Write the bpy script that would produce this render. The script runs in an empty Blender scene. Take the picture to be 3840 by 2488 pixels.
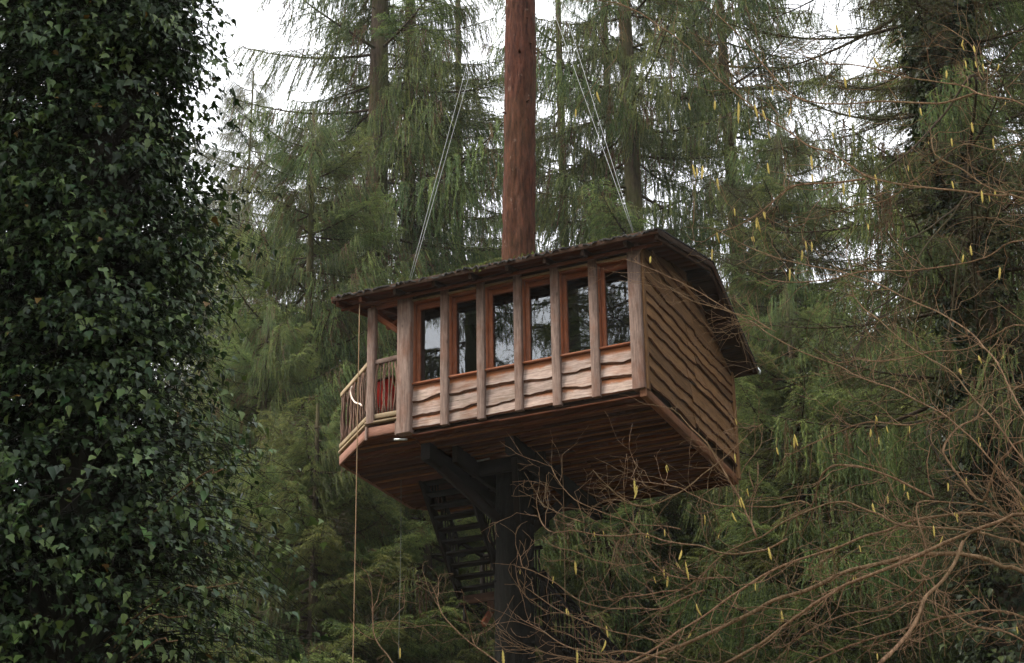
import bpy, math, random
import numpy as np
from mathutils import Vector, Matrix

random.seed(7)
RNG = np.random.default_rng(7)
R = math.radians
S = bpy.context.scene
COL = S.collection

# ----------------------------------------------------------------------------------------------
# camera, sky, sun, exposure
# ----------------------------------------------------------------------------------------------
FPX, PITCH, ROLL, YAW = 7158.33, 0.4191, -0.0162, -0.4152
EYE = Vector((0, 0, 1.6))
cam_data = bpy.data.cameras.new("camera")
cam_data.sensor_width = 36.0
cam_data.lens = FPX / 3840 * 36.0
cam_data.clip_end = 3000
cam = bpy.data.objects.new("camera", cam_data)
COL.objects.link(cam)
cam.matrix_world = Matrix.Translation(EYE) @ Matrix.Rotation(math.pi / 2 + PITCH, 4, 'X') @ Matrix.Rotation(ROLL, 4, 'Z')
S.camera = cam

SUN_EL, SUN_AZ = R(46), R(254)        # azimuth clockwise from +Y: the light comes from the left, a little behind the viewer
world = bpy.data.worlds.new("World")
S.world = world
world.use_nodes = True
nt = world.node_tree
nt.nodes.clear()
sky = nt.nodes.new('ShaderNodeTexSky')
sky.sky_type = 'NISHITA'
sky.sun_disc = False
sky.sun_elevation = SUN_EL
sky.sun_rotation = SUN_AZ
sky.air_density = 1.0
sky.dust_density = 6.0
hsv = nt.nodes.new('ShaderNodeHueSaturation')
hsv.inputs['Saturation'].default_value = 0.12      # an overcast sky: nearly without colour
mixc = nt.nodes.new('ShaderNodeMix')
mixc.data_type = 'RGBA'
mixc.inputs['Factor'].default_value = 0.75
mixc.inputs['B'].default_value = (9.6, 9.8, 10.2, 1)   # the even cloud layer
bg = nt.nodes.new('ShaderNodeBackground')
bg.inputs['Strength'].default_value = 0.068
outw = nt.nodes.new('ShaderNodeOutputWorld')
nt.links.new(sky.outputs[0], hsv.inputs['Color'])
nt.links.new(hsv.outputs[0], mixc.inputs['A'])
nt.links.new(mixc.outputs['Result'], bg.inputs['Color'])
nt.links.new(bg.outputs[0], outw.inputs[0])

sd = bpy.data.lights.new("sun", 'SUN')
sd.energy = 1.5
sd.angle = R(24)
sd.color = (1.0, 0.93, 0.82)
sun = bpy.data.objects.new("sun", sd)
COL.objects.link(sun)
dirv = Vector((math.sin(SUN_AZ) * math.cos(SUN_EL), math.cos(SUN_AZ) * math.cos(SUN_EL), math.sin(SUN_EL)))
sun.rotation_euler = dirv.to_track_quat('Z', 'Y').to_euler()
sun.location = (-20, -20, 60)

S.view_settings.view_transform = 'Standard'
S.view_settings.look = 'None'
S.view_settings.gamma = 1.0
S.view_settings.use_curve_mapping = False
S.view_settings.exposure = 1.95
S.render.engine = 'CYCLES'
S.cycles.max_bounces = 8
S.cycles.diffuse_bounces = 3
S.cycles.transparent_max_bounces = 12
S.cycles.volume_bounces = 1
S.cycles.use_denoising = True
S.cycles.denoiser = 'OPENIMAGEDENOISE'
S.cycles.denoising_input_passes = 'RGB_ALBEDO_NORMAL'

# ----------------------------------------------------------------------------------------------
# helpers
# ----------------------------------------------------------------------------------------------
CP, SP, CR_, SR_ = math.cos(PITCH), math.sin(PITCH), math.cos(ROLL), math.sin(ROLL)
HU = np.array([math.cos(YAW), math.sin(YAW), 0.0])
HV = np.array([-math.sin(YAW), math.cos(YAW), 0.0])
HO = np.array([-1.7033, 26.6936, 11.8787])            # left front foot of the treehouse wall, in the world
EYE_N = np.array(EYE)


def ray(px, py):
    X, Y = px - 1920, py - 1244
    a = (CR_ * X + SR_ * Y) / FPX
    b = -(-SR_ * X + CR_ * Y) / FPX
    return np.array([a, CP - b * SP, SP + b * CP])


def at(px, py, d):
    """The place that lies at depth d on the sight line of a measured point of the photograph."""
    return EYE_N + ray(px, py) * d


def hit(px, py, ax, val):
    """A measured point laid on a plane of the treehouse (u along the front wall, v away from us, w up)."""
    d = ray(px, py)
    n = {'u': HU, 'v': HV, 'w': np.array([0, 0, 1.0])}[ax]
    t = (val - np.dot(EYE_N - HO, n)) / np.dot(d, n)
    q = EYE_N - HO + t * d
    return np.array([q @ HU, q @ HV, q[2]])


def house(u, v, w):
    return HO + u * HU + v * HV + np.array([0, 0, w])


def depth_at(px, y):
    """Depth of a sight line (level row) where it reaches the world distance y."""
    return y


class G:
    """Collects triangles and quads, links them as one mesh."""

    def __init__(s):
        s.V, s.F, s.M, s.T, s.n = [], [], [], [], 0

    def add(s, V, F, m=0, t=None):
        V = np.asarray(V, float)
        F = np.asarray(F, int)
        if F.ndim == 2 and F.shape[1] == 4:
            F = np.concatenate([F[:, [0, 1, 2]], F[:, [0, 2, 3]]])
            if t is not None and np.ndim(t):
                t = np.concatenate([t, t])
        s.V.append(V)
        s.F.append(F + s.n)
        s.M.append(np.full(len(F), m))
        s.T.append(np.full(len(F), 0.5 if t is None else t) if not np.ndim(t) else np.asarray(t, float))
        s.n += len(V)

    def mesh(s, name, mats, smooth=False):
        V = np.concatenate(s.V)
        F = np.concatenate(s.F)
        me = bpy.data.meshes.new(name)
        me.vertices.add(len(V))
        me.vertices.foreach_set('co', V.astype(np.float32).ravel())
        me.loops.add(len(F) * 3)
        me.loops.foreach_set('vertex_index', F.astype(np.int32).ravel())
        me.polygons.add(len(F))
        me.polygons.foreach_set('loop_start', np.arange(0, len(F) * 3, 3, dtype=np.int32))
        me.polygons.foreach_set('loop_total', np.full(len(F), 3, dtype=np.int32))
        me.polygons.foreach_set('material_index', np.concatenate(s.M).astype(np.int32))
        if smooth:
            me.polygons.foreach_set('use_smooth', np.ones(len(F), dtype=bool))
        a = me.attributes.new('tint', 'FLOAT', 'FACE')
        a.data.foreach_set('value', np.concatenate(s.T).astype(np.float32))
        for m in mats:
            me.materials.append(m)
        me.update()
        me.validate()
        return me

    def build(s, name, mats, parent=None, smooth=False):
        return link(name, s.mesh(name, mats if isinstance(mats, (list, tuple)) else [mats], smooth), parent)


def link(name, data, parent=None):
    o = bpy.data.objects.new(name, data)
    COL.objects.link(o)
    if parent is not None:
        o.parent = parent
    return o


def tag(o, label=None, cat=None, group=None, kind=None):
    if label:
        o['label'] = label
    if cat:
        o['category'] = cat
    if group:
        o['group'] = group
    if kind:
        o['kind'] = kind
    return o


def thing(name, label, cat, loc=(0, 0, 0), rz=0.0, group=None):
    o = link(name, None)
    o.location = Vector(loc)
    o.rotation_euler = (0, 0, rz)
    return tag(o, label, cat, group)


def frames(P):
    P = np.asarray(P, float)
    T = np.gradient(P, axis=0)
    T /= np.linalg.norm(T, axis=1)[:, None] + 1e-12
    ref = np.array([0, 0, 1.0]) if abs(T[0][2]) < 0.9 else np.array([1.0, 0, 0])
    N = np.zeros_like(P)
    n = np.cross(ref, T[0])
    n /= np.linalg.norm(n) + 1e-12
    for i in range(len(P)):
        n = n - T[i] * np.dot(n, T[i])
        n /= np.linalg.norm(n) + 1e-12
        N[i] = n
    return T, N, np.cross(T, N)


def tube(P, rad, n=6, rough=0.0, rng=None, cap=True):
    P = np.asarray(P, float)
    k = len(P)
    rad = np.broadcast_to(np.asarray(rad, float), (k,))
    T, N, B = frames(P)
    a = np.linspace(0, 2 * np.pi, n, endpoint=False)
    rr = rad[:, None] * np.ones((1, n))
    if rough:
        rr = rr * (1 + rough * (rng or RNG).normal(size=(k, n)))
    V = P[:, None, :] + rr[..., None] * (np.cos(a)[None, :, None] * N[:, None, :] + np.sin(a)[None, :, None] * B[:, None, :])
    V = V.reshape(-1, 3)
    i = np.arange(k - 1)[:, None] * n
    j = np.arange(n)[None, :]
    j2 = (j + 1) % n
    F = np.stack([i + j, i + j2, i + n + j2, i + n + j], -1).reshape(-1, 4)
    F = np.concatenate([F[:, [0, 1, 2]], F[:, [0, 2, 3]]])
    if cap:
        V = np.concatenate([V, P[:1], P[-1:]])
        c0, c1 = k * n, k * n + 1
        jj = np.arange(n)
        F = np.concatenate([F, np.stack([np.full(n, c0), (jj + 1) % n, jj], -1),
                            np.stack([np.full(n, c1), (k - 1) * n + jj, (k - 1) * n + (jj + 1) % n], -1)])
    return V, F


def smooth_line(P, step):
    """Catmull-Rom resampling of a polyline."""
    P = np.asarray(P, float)
    if len(P) < 3:
        P = np.stack([P[0], (P[0] + P[-1]) / 2, P[-1]])
    Q = np.concatenate([[2 * P[0] - P[1]], P, [2 * P[-1] - P[-2]]])
    out = []
    for i in range(1, len(Q) - 2):
        n = max(2, int(np.linalg.norm(Q[i + 1] - Q[i]) / step))
        t = np.linspace(0, 1, n, endpoint=False)[:, None]
        a, b, c, d = Q[i - 1], Q[i], Q[i + 1], Q[i + 2]
        out.append(0.5 * (2 * b + (c - a) * t + (2 * a - 5 * b + 4 * c - d) * t ** 2 + (3 * b - a - 3 * c + d) * t ** 3))
    out.append(P[-1:])
    return np.concatenate(out)


# ----------------------------------------------------------------------------------------------
# materials
# ----------------------------------------------------------------------------------------------
def new_mat(name):
    m = bpy.data.materials.new(name)
    m.use_nodes = True
    t = m.node_tree
    b = t.nodes['Principled BSDF']
    return m, t, b


def nd(t, typ, **kw):
    n = t.nodes.new(typ)
    for k, v in kw.items():
        setattr(n, k, v)
    return n


def ramp(t, fac, stops):
    r = nd(t, 'ShaderNodeValToRGB')
    el = r.color_ramp.elements
    while len(el) < len(stops):
        el.new(0.5)
    for e, (p, c) in zip(el, stops):
        e.position = p
        e.color = (*c, 1) if len(c) == 3 else c
    t.links.new(fac, r.inputs[0])
    return r.outputs[0]


def mixrgb(t, fac, a, b, mode='MIX'):
    m = nd(t, 'ShaderNodeMix', data_type='RGBA', blend_type=mode)
    for s, v in (('Factor', fac), ('A', a), ('B', b)):
        if hasattr(v, 'links'):
            t.links.new(v, m.inputs[s])
        else:
            m.inputs[s].default_value = v if s == 'Factor' else (*v, 1)
    return m.outputs['Result']


def math_(t, op, a, b=None):
    m = nd(t, 'ShaderNodeMath', operation=op)
    for i, v in enumerate((a, b)):
        if v is None:
            continue
        if hasattr(v, 'links'):
            t.links.new(v, m.inputs[i])
        else:
            m.inputs[i].default_value = v
    return m.outputs[0]


def coords(t, scale=(1, 1, 1), per_object=True):
    tc = nd(t, 'ShaderNodeTexCoord')
    mp = nd(t, 'ShaderNodeMapping')
    mp.inputs['Scale'].default_value = scale
    src = tc.outputs['Object']
    if per_object:
        oi = nd(t, 'ShaderNodeObjectInfo')
        k = math_(t, 'MULTIPLY', oi.outputs['Random'], 37.0)
        va = nd(t, 'ShaderNodeVectorMath', operation='ADD')
        t.links.new(src, va.inputs[0])
        t.links.new(k, va.inputs[1])
        src = va.outputs[0]
    t.links.new(src, mp.inputs[0])
    return mp.outputs[0]


def noise(t, vec, scale, detail=4, rough=0.55):
    n = nd(t, 'ShaderNodeTexNoise')
    n.inputs['Scale'].default_value = scale
    n.inputs['Detail'].default_value = detail
    n.inputs['Roughness'].default_value = rough
    t.links.new(vec, n.inputs['Vector'])
    return n.outputs['Fac']


def wood(name, light, dark, stain, stain_amount=0.45, vary=0.35, rough=0.8, moss=0.0):
    m, t, b = new_mat(name)
    v = coords(t, (0.9, 13, 13))
    grain = noise(t, v, 3.0, 6, 0.65)
    fine = noise(t, coords(t, (2.5, 80, 80)), 2.2, 3, 0.6)
    big = noise(t, coords(t, (1.3, 3.0, 3.0)), 1.6, 4, 0.6)
    c = ramp(t, grain, [(0.24, dark), (0.66, light)])
    c = mixrgb(t, math_(t, 'MULTIPLY', ramp(t, big, [(0.47, (0, 0, 0)), (0.72, (1, 1, 1))]), stain_amount), c, stain)
    vor = nd(t, 'ShaderNodeTexVoronoi')
    vor.inputs['Scale'].default_value = 2.3
    t.links.new(coords(t, (1.0, 2.6, 2.6)), vor.inputs['Vector'])
    knot = ramp(t, vor.outputs['Distance'], [(0.04, (1, 1, 1)), (0.11, (0, 0, 0))])
    c = mixrgb(t, math_(t, 'MULTIPLY', knot, 0.6), c, tuple(x * 0.45 for x in dark))
    c = mixrgb(t, 0.4, c, ramp(t, fine, [(0.3, (0.45, 0.45, 0.45)), (0.7, (1.15, 1.15, 1.15))]), 'MULTIPLY')
    blot = noise(t, coords(t, (2.5, 5, 5)), 2.2, 4, 0.7)
    c = mixrgb(t, 0.45, c, ramp(t, blot, [(0.35, (0.5, 0.48, 0.46)), (0.65, (1.1, 1.1, 1.1))]), 'MULTIPLY')
    if moss:
        mo = ramp(t, noise(t, coords(t, (2, 2, 2)), 2.5, 5, 0.7), [(0.5, (0, 0, 0)), (0.68, (1, 1, 1))])
        c = mixrgb(t, math_(t, 'MULTIPLY', mo, moss), c, (0.10, 0.105, 0.025))
    oi = nd(t, 'ShaderNodeObjectInfo')
    hs = nd(t, 'ShaderNodeHueSaturation')
    t.links.new(math_(t, 'ADD', math_(t, 'MULTIPLY', oi.outputs['Random'], vary), 1 - vary / 2), hs.inputs['Value'])
    t.links.new(c, hs.inputs['Color'])
    t.links.new(hs.outputs[0], b.inputs['Base Color'])
    b.inputs['Roughness'].default_value = rough
    b.inputs['Specular IOR Level'].default_value = 0.12
    bp = nd(t, 'ShaderNodeBump')
    bp.inputs['Strength'].default_value = 0.5
    bp.inputs['Distance'].default_value = 0.006
    t.links.new(math_(t, 'ADD', math_(t, 'MULTIPLY', fine, 0.6), grain), bp.inputs['Height'])
    t.links.new(bp.outputs[0], b.inputs['Normal'])
    return m


W_SIDING = wood('weathered_siding', (0.41, 0.315, 0.27), (0.155, 0.11, 0.09), (0.22, 0.085, 0.034), 0.6, 0.5, 0.8, 0.12)
t = W_SIDING.node_tree
b = t.nodes['Principled BSDF']
src = b.inputs['Base Color'].links[0].from_socket
sx = nd(t, 'ShaderNodeSeparateXYZ')
t.links.new(nd(t, 'ShaderNodeTexCoord').outputs['Object'], sx.inputs[0])
hh = math_(t, 'ADD', sx.outputs['Z'], math_(t, 'MULTIPLY', math_(t, 'SUBTRACT', noise(t, coords(t, (2.2, 2.2, 2.2)), 2.0, 5, 0.65), 0.5), 0.16))
b0 = ramp(t, math_(t, 'ADD', hh, 1.0), [(0.905, (0, 0, 0)), (0.945, (0.85, 0.85, 0.85))])
t.links.new(mixrgb(t, b0, src, (0.23, 0.075, 0.022)), b.inputs['Base Color'])
W_POST = wood('weathered_post', (0.24, 0.17, 0.14), (0.09, 0.06, 0.048), (0.14, 0.058, 0.032), 0.65)
W_GABLE = wood('gable_siding', (0.25, 0.135, 0.06), (0.09, 0.044, 0.019), (0.18, 0.10, 0.06), 0.5, 0.6)
W_CEDAR = wood('red_cedar', (0.32, 0.115, 0.056), (0.14, 0.046, 0.022), (0.26, 0.14, 0.095), 0.65, 0.35)
W_FASCIA = wood('pinkish_fascia', (0.34, 0.18, 0.13), (0.17, 0.08, 0.055), (0.26, 0.10, 0.06), 0.5)
W_MOSSY = wood('mossy_rail', (0.34, 0.26, 0.17), (0.2, 0.15, 0.09), (0.2, 0.12, 0.06), 0.4, 0.3, 0.85, 0.7)
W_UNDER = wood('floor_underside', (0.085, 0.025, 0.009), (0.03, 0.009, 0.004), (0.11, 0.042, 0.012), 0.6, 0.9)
W_RIM = wood('sill_timber', (0.23, 0.105, 0.055), (0.10, 0.042, 0.022), (0.15, 0.09, 0.06), 0.5)
W_STRIP = wood('lit_edge_strip', (0.20, 0.085, 0.027), (0.08, 0.031, 0.011), (0.07, 0.028, 0.010), 0.5, 0.8)  # lighter wood for added strips that imitate board edges catching light
W_DARK = wood('dark_timber', (0.06, 0.029, 0.016), (0.022, 0.012, 0.007), (0.03, 0.022, 0.015), 0.5)
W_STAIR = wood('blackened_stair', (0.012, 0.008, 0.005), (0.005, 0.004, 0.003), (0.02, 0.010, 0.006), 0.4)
W_RAFTER = wood('rafter_timber', (0.13, 0.042, 0.017), (0.05, 0.017, 0.008), (0.05, 0.025, 0.015), 0.5)
W_STICK = wood('stick_bark', (0.17, 0.10, 0.072), (0.08, 0.045, 0.032), (0.24, 0.16, 0.12), 0.4, 0.9)
W_LIVE = wood('live_edge', (0.11, 0.045, 0.022), (0.04, 0.018, 0.010), (0.05, 0.03, 0.02), 0.6)
W_ROOM = wood('room_lining', (0.10, 0.06, 0.035), (0.05, 0.03, 0.018), (0.06, 0.04, 0.03), 0.4)


def bark(name, light, dark, moss=0.0, scale=1.0, moss_col=(0.06, 0.07, 0.02), patch=None, foot=None):
    m, t, b = new_mat(name)
    v = coords(t, (9 * scale, 9 * scale, 1.6 * scale))
    n1 = noise(t, v, 1.5, 8, 0.7)
    n2 = noise(t, coords(t, (1, 1, 0.5)), 1.3, 5, 0.6)
    c = ramp(t, n1, [(0.35, dark), (0.66, light)])
    if patch:
        c = mixrgb(t, ramp(t, noise(t, coords(t, (7, 7, 4)), 1.4, 4, 0.6), [(0.66, (0, 0, 0)), (0.72, (0.75, 0.75, 0.75))]), c, patch)
    if moss:
        c = mixrgb(t, math_(t, 'MULTIPLY', ramp(t, n2, [(0.42, (0, 0, 0)), (0.6, (1, 1, 1))]), moss), c, moss_col)
    if foot:                                    # near-black lower stem: shade under the house put into the bark colour
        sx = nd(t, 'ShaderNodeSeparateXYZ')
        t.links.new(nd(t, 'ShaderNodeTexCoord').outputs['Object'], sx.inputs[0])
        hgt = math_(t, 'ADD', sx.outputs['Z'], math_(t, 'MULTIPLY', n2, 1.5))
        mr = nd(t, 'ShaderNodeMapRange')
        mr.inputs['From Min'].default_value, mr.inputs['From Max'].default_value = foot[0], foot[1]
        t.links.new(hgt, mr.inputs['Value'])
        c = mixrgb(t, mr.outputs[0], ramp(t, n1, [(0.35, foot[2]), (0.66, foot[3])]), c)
    t.links.new(c, b.inputs['Base Color'])
    b.inputs['Roughness'].default_value = 0.9
    b.inputs['Specular IOR Level'].default_value = 0.06
    bp = nd(t, 'ShaderNodeBump')
    bp.inputs['Strength'].default_value = 0.9
    bp.inputs['Distance'].default_value = 0.03
    t.links.new(n1, bp.inputs['Height'])
    t.links.new(bp.outputs[0], b.inputs['Normal'])
    return m


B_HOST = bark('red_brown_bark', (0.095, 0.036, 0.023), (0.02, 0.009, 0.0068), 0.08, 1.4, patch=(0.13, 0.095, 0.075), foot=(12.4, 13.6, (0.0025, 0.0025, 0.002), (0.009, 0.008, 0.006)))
B_SPRUCE = bark('spruce_bark', (0.09, 0.066, 0.046), (0.028, 0.022, 0.017), 0.6)
B_IVY = bark('ivy_trunk_bark', (0.03, 0.025, 0.02), (0.012, 0.01, 0.009), 0.4, 1.0, (0.012, 0.02, 0.01))
B_LIMB = bark('spruce_limb', (0.07, 0.05, 0.035), (0.025, 0.02, 0.015), 0.3)
B_HAZEL = bark('hazel_bark', (0.42, 0.265, 0.16), (0.13, 0.075, 0.045), 0.35, 4.0, (0.12, 0.11, 0.05))


def foliage(name, stops, rough=0.6, spec=0.2, trans=0.3, vary=0.3, coat=0.0):
    """Leaf material: colour by the face attribute tint, brightened or dulled a little per object; part of the light goes through."""
    m, t, b = new_mat(name)
    at_ = nd(t, 'ShaderNodeAttribute', attribute_name='tint')
    c = ramp(t, at_.outputs['Fac'], stops)
    oi = nd(t, 'ShaderNodeObjectInfo')
    hs = nd(t, 'ShaderNodeHueSaturation')
    t.links.new(math_(t, 'ADD', math_(t, 'MULTIPLY', oi.outputs['Random'], vary), 1 - vary / 2), hs.inputs['Value'])
    t.links.new(math_(t, 'ADD', math_(t, 'MULTIPLY', oi.outputs['Random'], 0.05), 0.475), hs.inputs['Hue'])
    t.links.new(c, hs.inputs['Color'])
    t.links.new(hs.outputs[0], b.inputs['Base Color'])
    b.inputs['Roughness'].default_value = rough
    b.inputs['Specular IOR Level'].default_value = spec
    tr = nd(t, 'ShaderNodeBsdfTranslucent')
    t.links.new(hs.outputs[0], tr.inputs[0])
    mx = nd(t, 'ShaderNodeMixShader')
    mx.inputs[0].default_value = trans
    t.links.new(b.outputs[0], mx.inputs[1])
    t.links.new(tr.outputs[0], mx.inputs[2])
    t.links.new(mx.outputs[0], t.nodes['Material Output'].inputs[0])
    return m


L_SPRUCE = foliage('spruce_needles', [(0.0, (0.11, 0.06, 0.028)), (0.12, (0.085, 0.07, 0.03)), (0.2, (0.034, 0.056, 0.02)), (0.6, (0.078, 0.112, 0.034)), (1.0, (0.19, 0.22, 0.06))])
L_PALE = foliage('haze_pale_needles', [(0.0, (0.13, 0.10, 0.06)), (0.3, (0.095, 0.105, 0.06)), (0.6, (0.13, 0.14, 0.08)), (1.0, (0.2, 0.21, 0.11))])  # needles lightened: the paling of distant haze put into their colour
L_BROWN = foliage('dry_spruce_needles', [(0.0, (0.10, 0.055, 0.025)), (0.4, (0.075, 0.06, 0.025)), (0.6, (0.05, 0.065, 0.025)), (1.0, (0.10, 0.12, 0.04))])
L_IVY = foliage('ivy_leaf', [(0.0, (0.14, 0.09, 0.015)), (0.012, (0.10, 0.07, 0.015)), (0.02, (0.005, 0.018, 0.006)), (0.6, (0.019, 0.049, 0.011)), (1.0, (0.08, 0.135, 0.03))], 0.42, 0.28, 0.16)
L_IVY2 = foliage('ivy_leaf_dull', [(0.0, (0.05, 0.04, 0.015)), (0.05, (0.010, 0.022, 0.007)), (0.6, (0.02, 0.04, 0.011)), (1.0, (0.055, 0.085, 0.02))], 0.5, 0.3, 0.2)


def plain(name, col, rough=0.7, spec=0.3, metal=0.0, scale=30):
    m, t, b = new_mat(name)
    n = noise(t, coords(t), scale, 4)
    c = ramp(t, n, [(0.3, tuple(x * 0.7 for x in col)), (0.7, tuple(min(1, x * 1.2) for x in col))])
    t.links.new(c, b.inputs['Base Color'])
    b.inputs['Roughness'].default_value = rough
    b.inputs['Specular IOR Level'].default_value = spec
    b.inputs['Metallic'].default_value = metal
    return m


M_CATKIN = plain('catkin_yellow', (0.50, 0.39, 0.11), 0.8, 0.1, 0, 200)
M_CABLE = plain('steel_cable', (0.30, 0.31, 0.31), 0.6, 0.3, 0.2)
M_ROPE = plain('hemp_rope', (0.25, 0.165, 0.095), 0.9, 0.1, 0, 150)
M_ROPE_W = plain('pale_rope', (0.72, 0.6, 0.52), 0.9, 0.1, 0, 150)
M_CORD = plain('grey_cord', (0.12, 0.13, 0.11), 0.8, 0.1, 0, 150)
M_RED = plain('red_canvas', (0.42, 0.016, 0.009), 0.7, 0.2, 0, 14)
M_RUST = plain('rust_canvas', (0.30, 0.055, 0.02), 0.7, 0.2, 0, 8)
M_METAL = plain('galvanised_metal', (0.38, 0.4, 0.4), 0.4, 0.5, 0.7)
M_FELT = plain('roof_felt', (0.032, 0.03, 0.027), 0.9, 0.2, 0, 12)
M_MOSS = plain('roof_moss', (0.10, 0.13, 0.03), 0.95, 0.05, 0, 60)

m, t, b = new_mat('window_glass')
t.nodes.remove(b)
gl = nd(t, 'ShaderNodeBsdfGlossy')
gl.inputs['Roughness'].default_value = 0.01
gl.inputs['Color'].default_value = (0.92, 0.96, 1, 1)
tp = nd(t, 'ShaderNodeBsdfTransparent')
tp.inputs[0].default_value = (0.55, 0.58, 0.56, 1)
fr = nd(t, 'ShaderNodeFresnel')
fr.inputs['IOR'].default_value = 2.3
bpn = nd(t, 'ShaderNodeBump')
bpn.inputs['Strength'].default_value = 0.03
bpn.inputs['Distance'].default_value = 0.01
t.links.new(noise(t, coords(t), 2.0, 2), bpn.inputs['Height'])
t.links.new(bpn.outputs[0], gl.inputs['Normal'])
mx = nd(t, 'ShaderNodeMixShader')
t.links.new(fr.outputs[0], mx.inputs[0])
t.links.new(tp.outputs[0], mx.inputs[1])
t.links.new(gl.outputs[0], mx.inputs[2])
t.links.new(mx.outputs[0], t.nodes['Material Output'].inputs[0])
M_GLASS = m

m, t, b = new_mat('forest_floor')
n1 = noise(t, coords(t, per_object=False), 0.35, 6, 0.6)
n2 = noise(t, coords(t, per_object=False), 6, 6, 0.7)
c = ramp(t, n1, [(0.35, (0.16, 0.105, 0.06)), (0.6, (0.09, 0.085, 0.04))])
c = mixrgb(t, 0.6, c, ramp(t, n2, [(0.3, (0.5, 0.5, 0.5)), (0.7, (1.3, 1.25, 1.1))]), 'MULTIPLY')
t.links.new(c, b.inputs['Base Color'])
b.inputs['Roughness'].default_value = 0.95
M_FLOOR = m

# ----------------------------------------------------------------------------------------------
# the ground: one sheet, level in the clearing, rising into a wooded slope far behind the house
# ----------------------------------------------------------------------------------------------
def ground_z(x, y):
    s = np.clip((np.asarray(y, float) - 58) / 150, 0, 1)
    return 46 * s * s * (3 - 2 * s) + 0.25 * np.sin(np.asarray(x) * 0.21) * np.cos(np.asarray(y) * 0.17)


gx = np.concatenate([np.linspace(-900, -130, 8), np.linspace(-120, 120, 61), np.linspace(130, 900, 8)])
gy = np.concatenate([np.linspace(-500, -45, 8), np.linspace(-40, 240, 71), np.linspace(260, 1200, 8)])
XX, YY = np.meshgrid(gx, gy)
g = G()
nx = len(gx)
ii, jj = np.meshgrid(np.arange(len(gy) - 1), np.arange(nx - 1), indexing='ij')
q = (ii * nx + jj).ravel()
g.add(np.stack([XX, YY, ground_z(XX, YY) + 0.06 * np.random.default_rng(1).normal(size=XX.shape)], -1).reshape(-1, 3), np.stack([q, q + 1, q + nx + 1, q + nx], -1))
tag(g.build('ground', M_FLOOR, smooth=True), kind='structure')

# ----------------------------------------------------------------------------------------------
# the treehouse
# ----------------------------------------------------------------------------------------------
TH = thing('treehouse', 'weathered wooden treehouse on a trunk with six windows over waney boards', 'treehouse', HO, YAW)
WID, DEP = 3.95, 4.19
RIDGE_V, RIDGE_W = 2.1, 2.83


def roof_w(v):
    return 2.25 + 0.2275 * (v + 0.45) if v < RIDGE_V else RIDGE_W - 0.48 * (v - RIDGE_V)


def empty(name, parent):
    return link(name, None, parent)


def bar_mesh(name, L, a, b, mat, ch=0.006, cut0=0.0, cut1=0.0):
    """A timber along local x from 0 to L, a across y, b across z, arrises broken; cut0/cut1 skew its ends across y."""
    ha, hb = a / 2, b / 2
    ch = min(ch, ha * 0.4, hb * 0.4)
    prof = [(-ha + ch, -hb), (ha - ch, -hb), (ha, -hb + ch), (ha, hb - ch), (ha - ch, hb), (-ha + ch, hb), (-ha, hb - ch), (-ha, -hb + ch)]
    V = [(0 + cut0 * y / a, y, z) for y, z in prof] + [(L + cut1 * y / a, y, z) for y, z in prof]
    F = [(i, (i + 1) % 8, 8 + (i + 1) % 8, 8 + i) for i in range(8)]
    T = [(0, i + 1, i) for i in range(1, 7)] + [(8, 8 + i, 8 + i + 1) for i in range(1, 7)]
    g = G()
    g.add(V, F)
    g.add(V, T)
    return g.mesh(name, [mat])


def bar(name, p0, p1, a, b, mat, parent, up=(0, 0, 1), ch=0.006, cut0=0.0, cut1=0.0, label=None):
    """A timber from p0 to p1 (house axes); b is its size along `up`, a its size across."""
    p0, p1 = Vector(p0), Vector(p1)
    x = (p1 - p0)
    L = x.length
    x.normalize()
    u = Vector(up)
    y = u.cross(x)
    y.normalize()
    z = x.cross(y)
    o = link(name, bar_mesh(name, L, a, b, mat, ch, cut0, cut1), parent)
    o.matrix_local = Matrix(((x.x, y.x, z.x, p0.x), (x.y, y.y, z.y, p0.y), (x.z, y.z, z.z, p0.z), (0, 0, 0, 1)))
    if label:
        o['label'] = label
    return o


def post(name, u, v, w0, w1, a, b, mat, parent=TH, **k):
    return bar(name, (u, v, w0), (u, v, w1), b, a, mat, parent, up=(1, 0, 0), **k)


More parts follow.
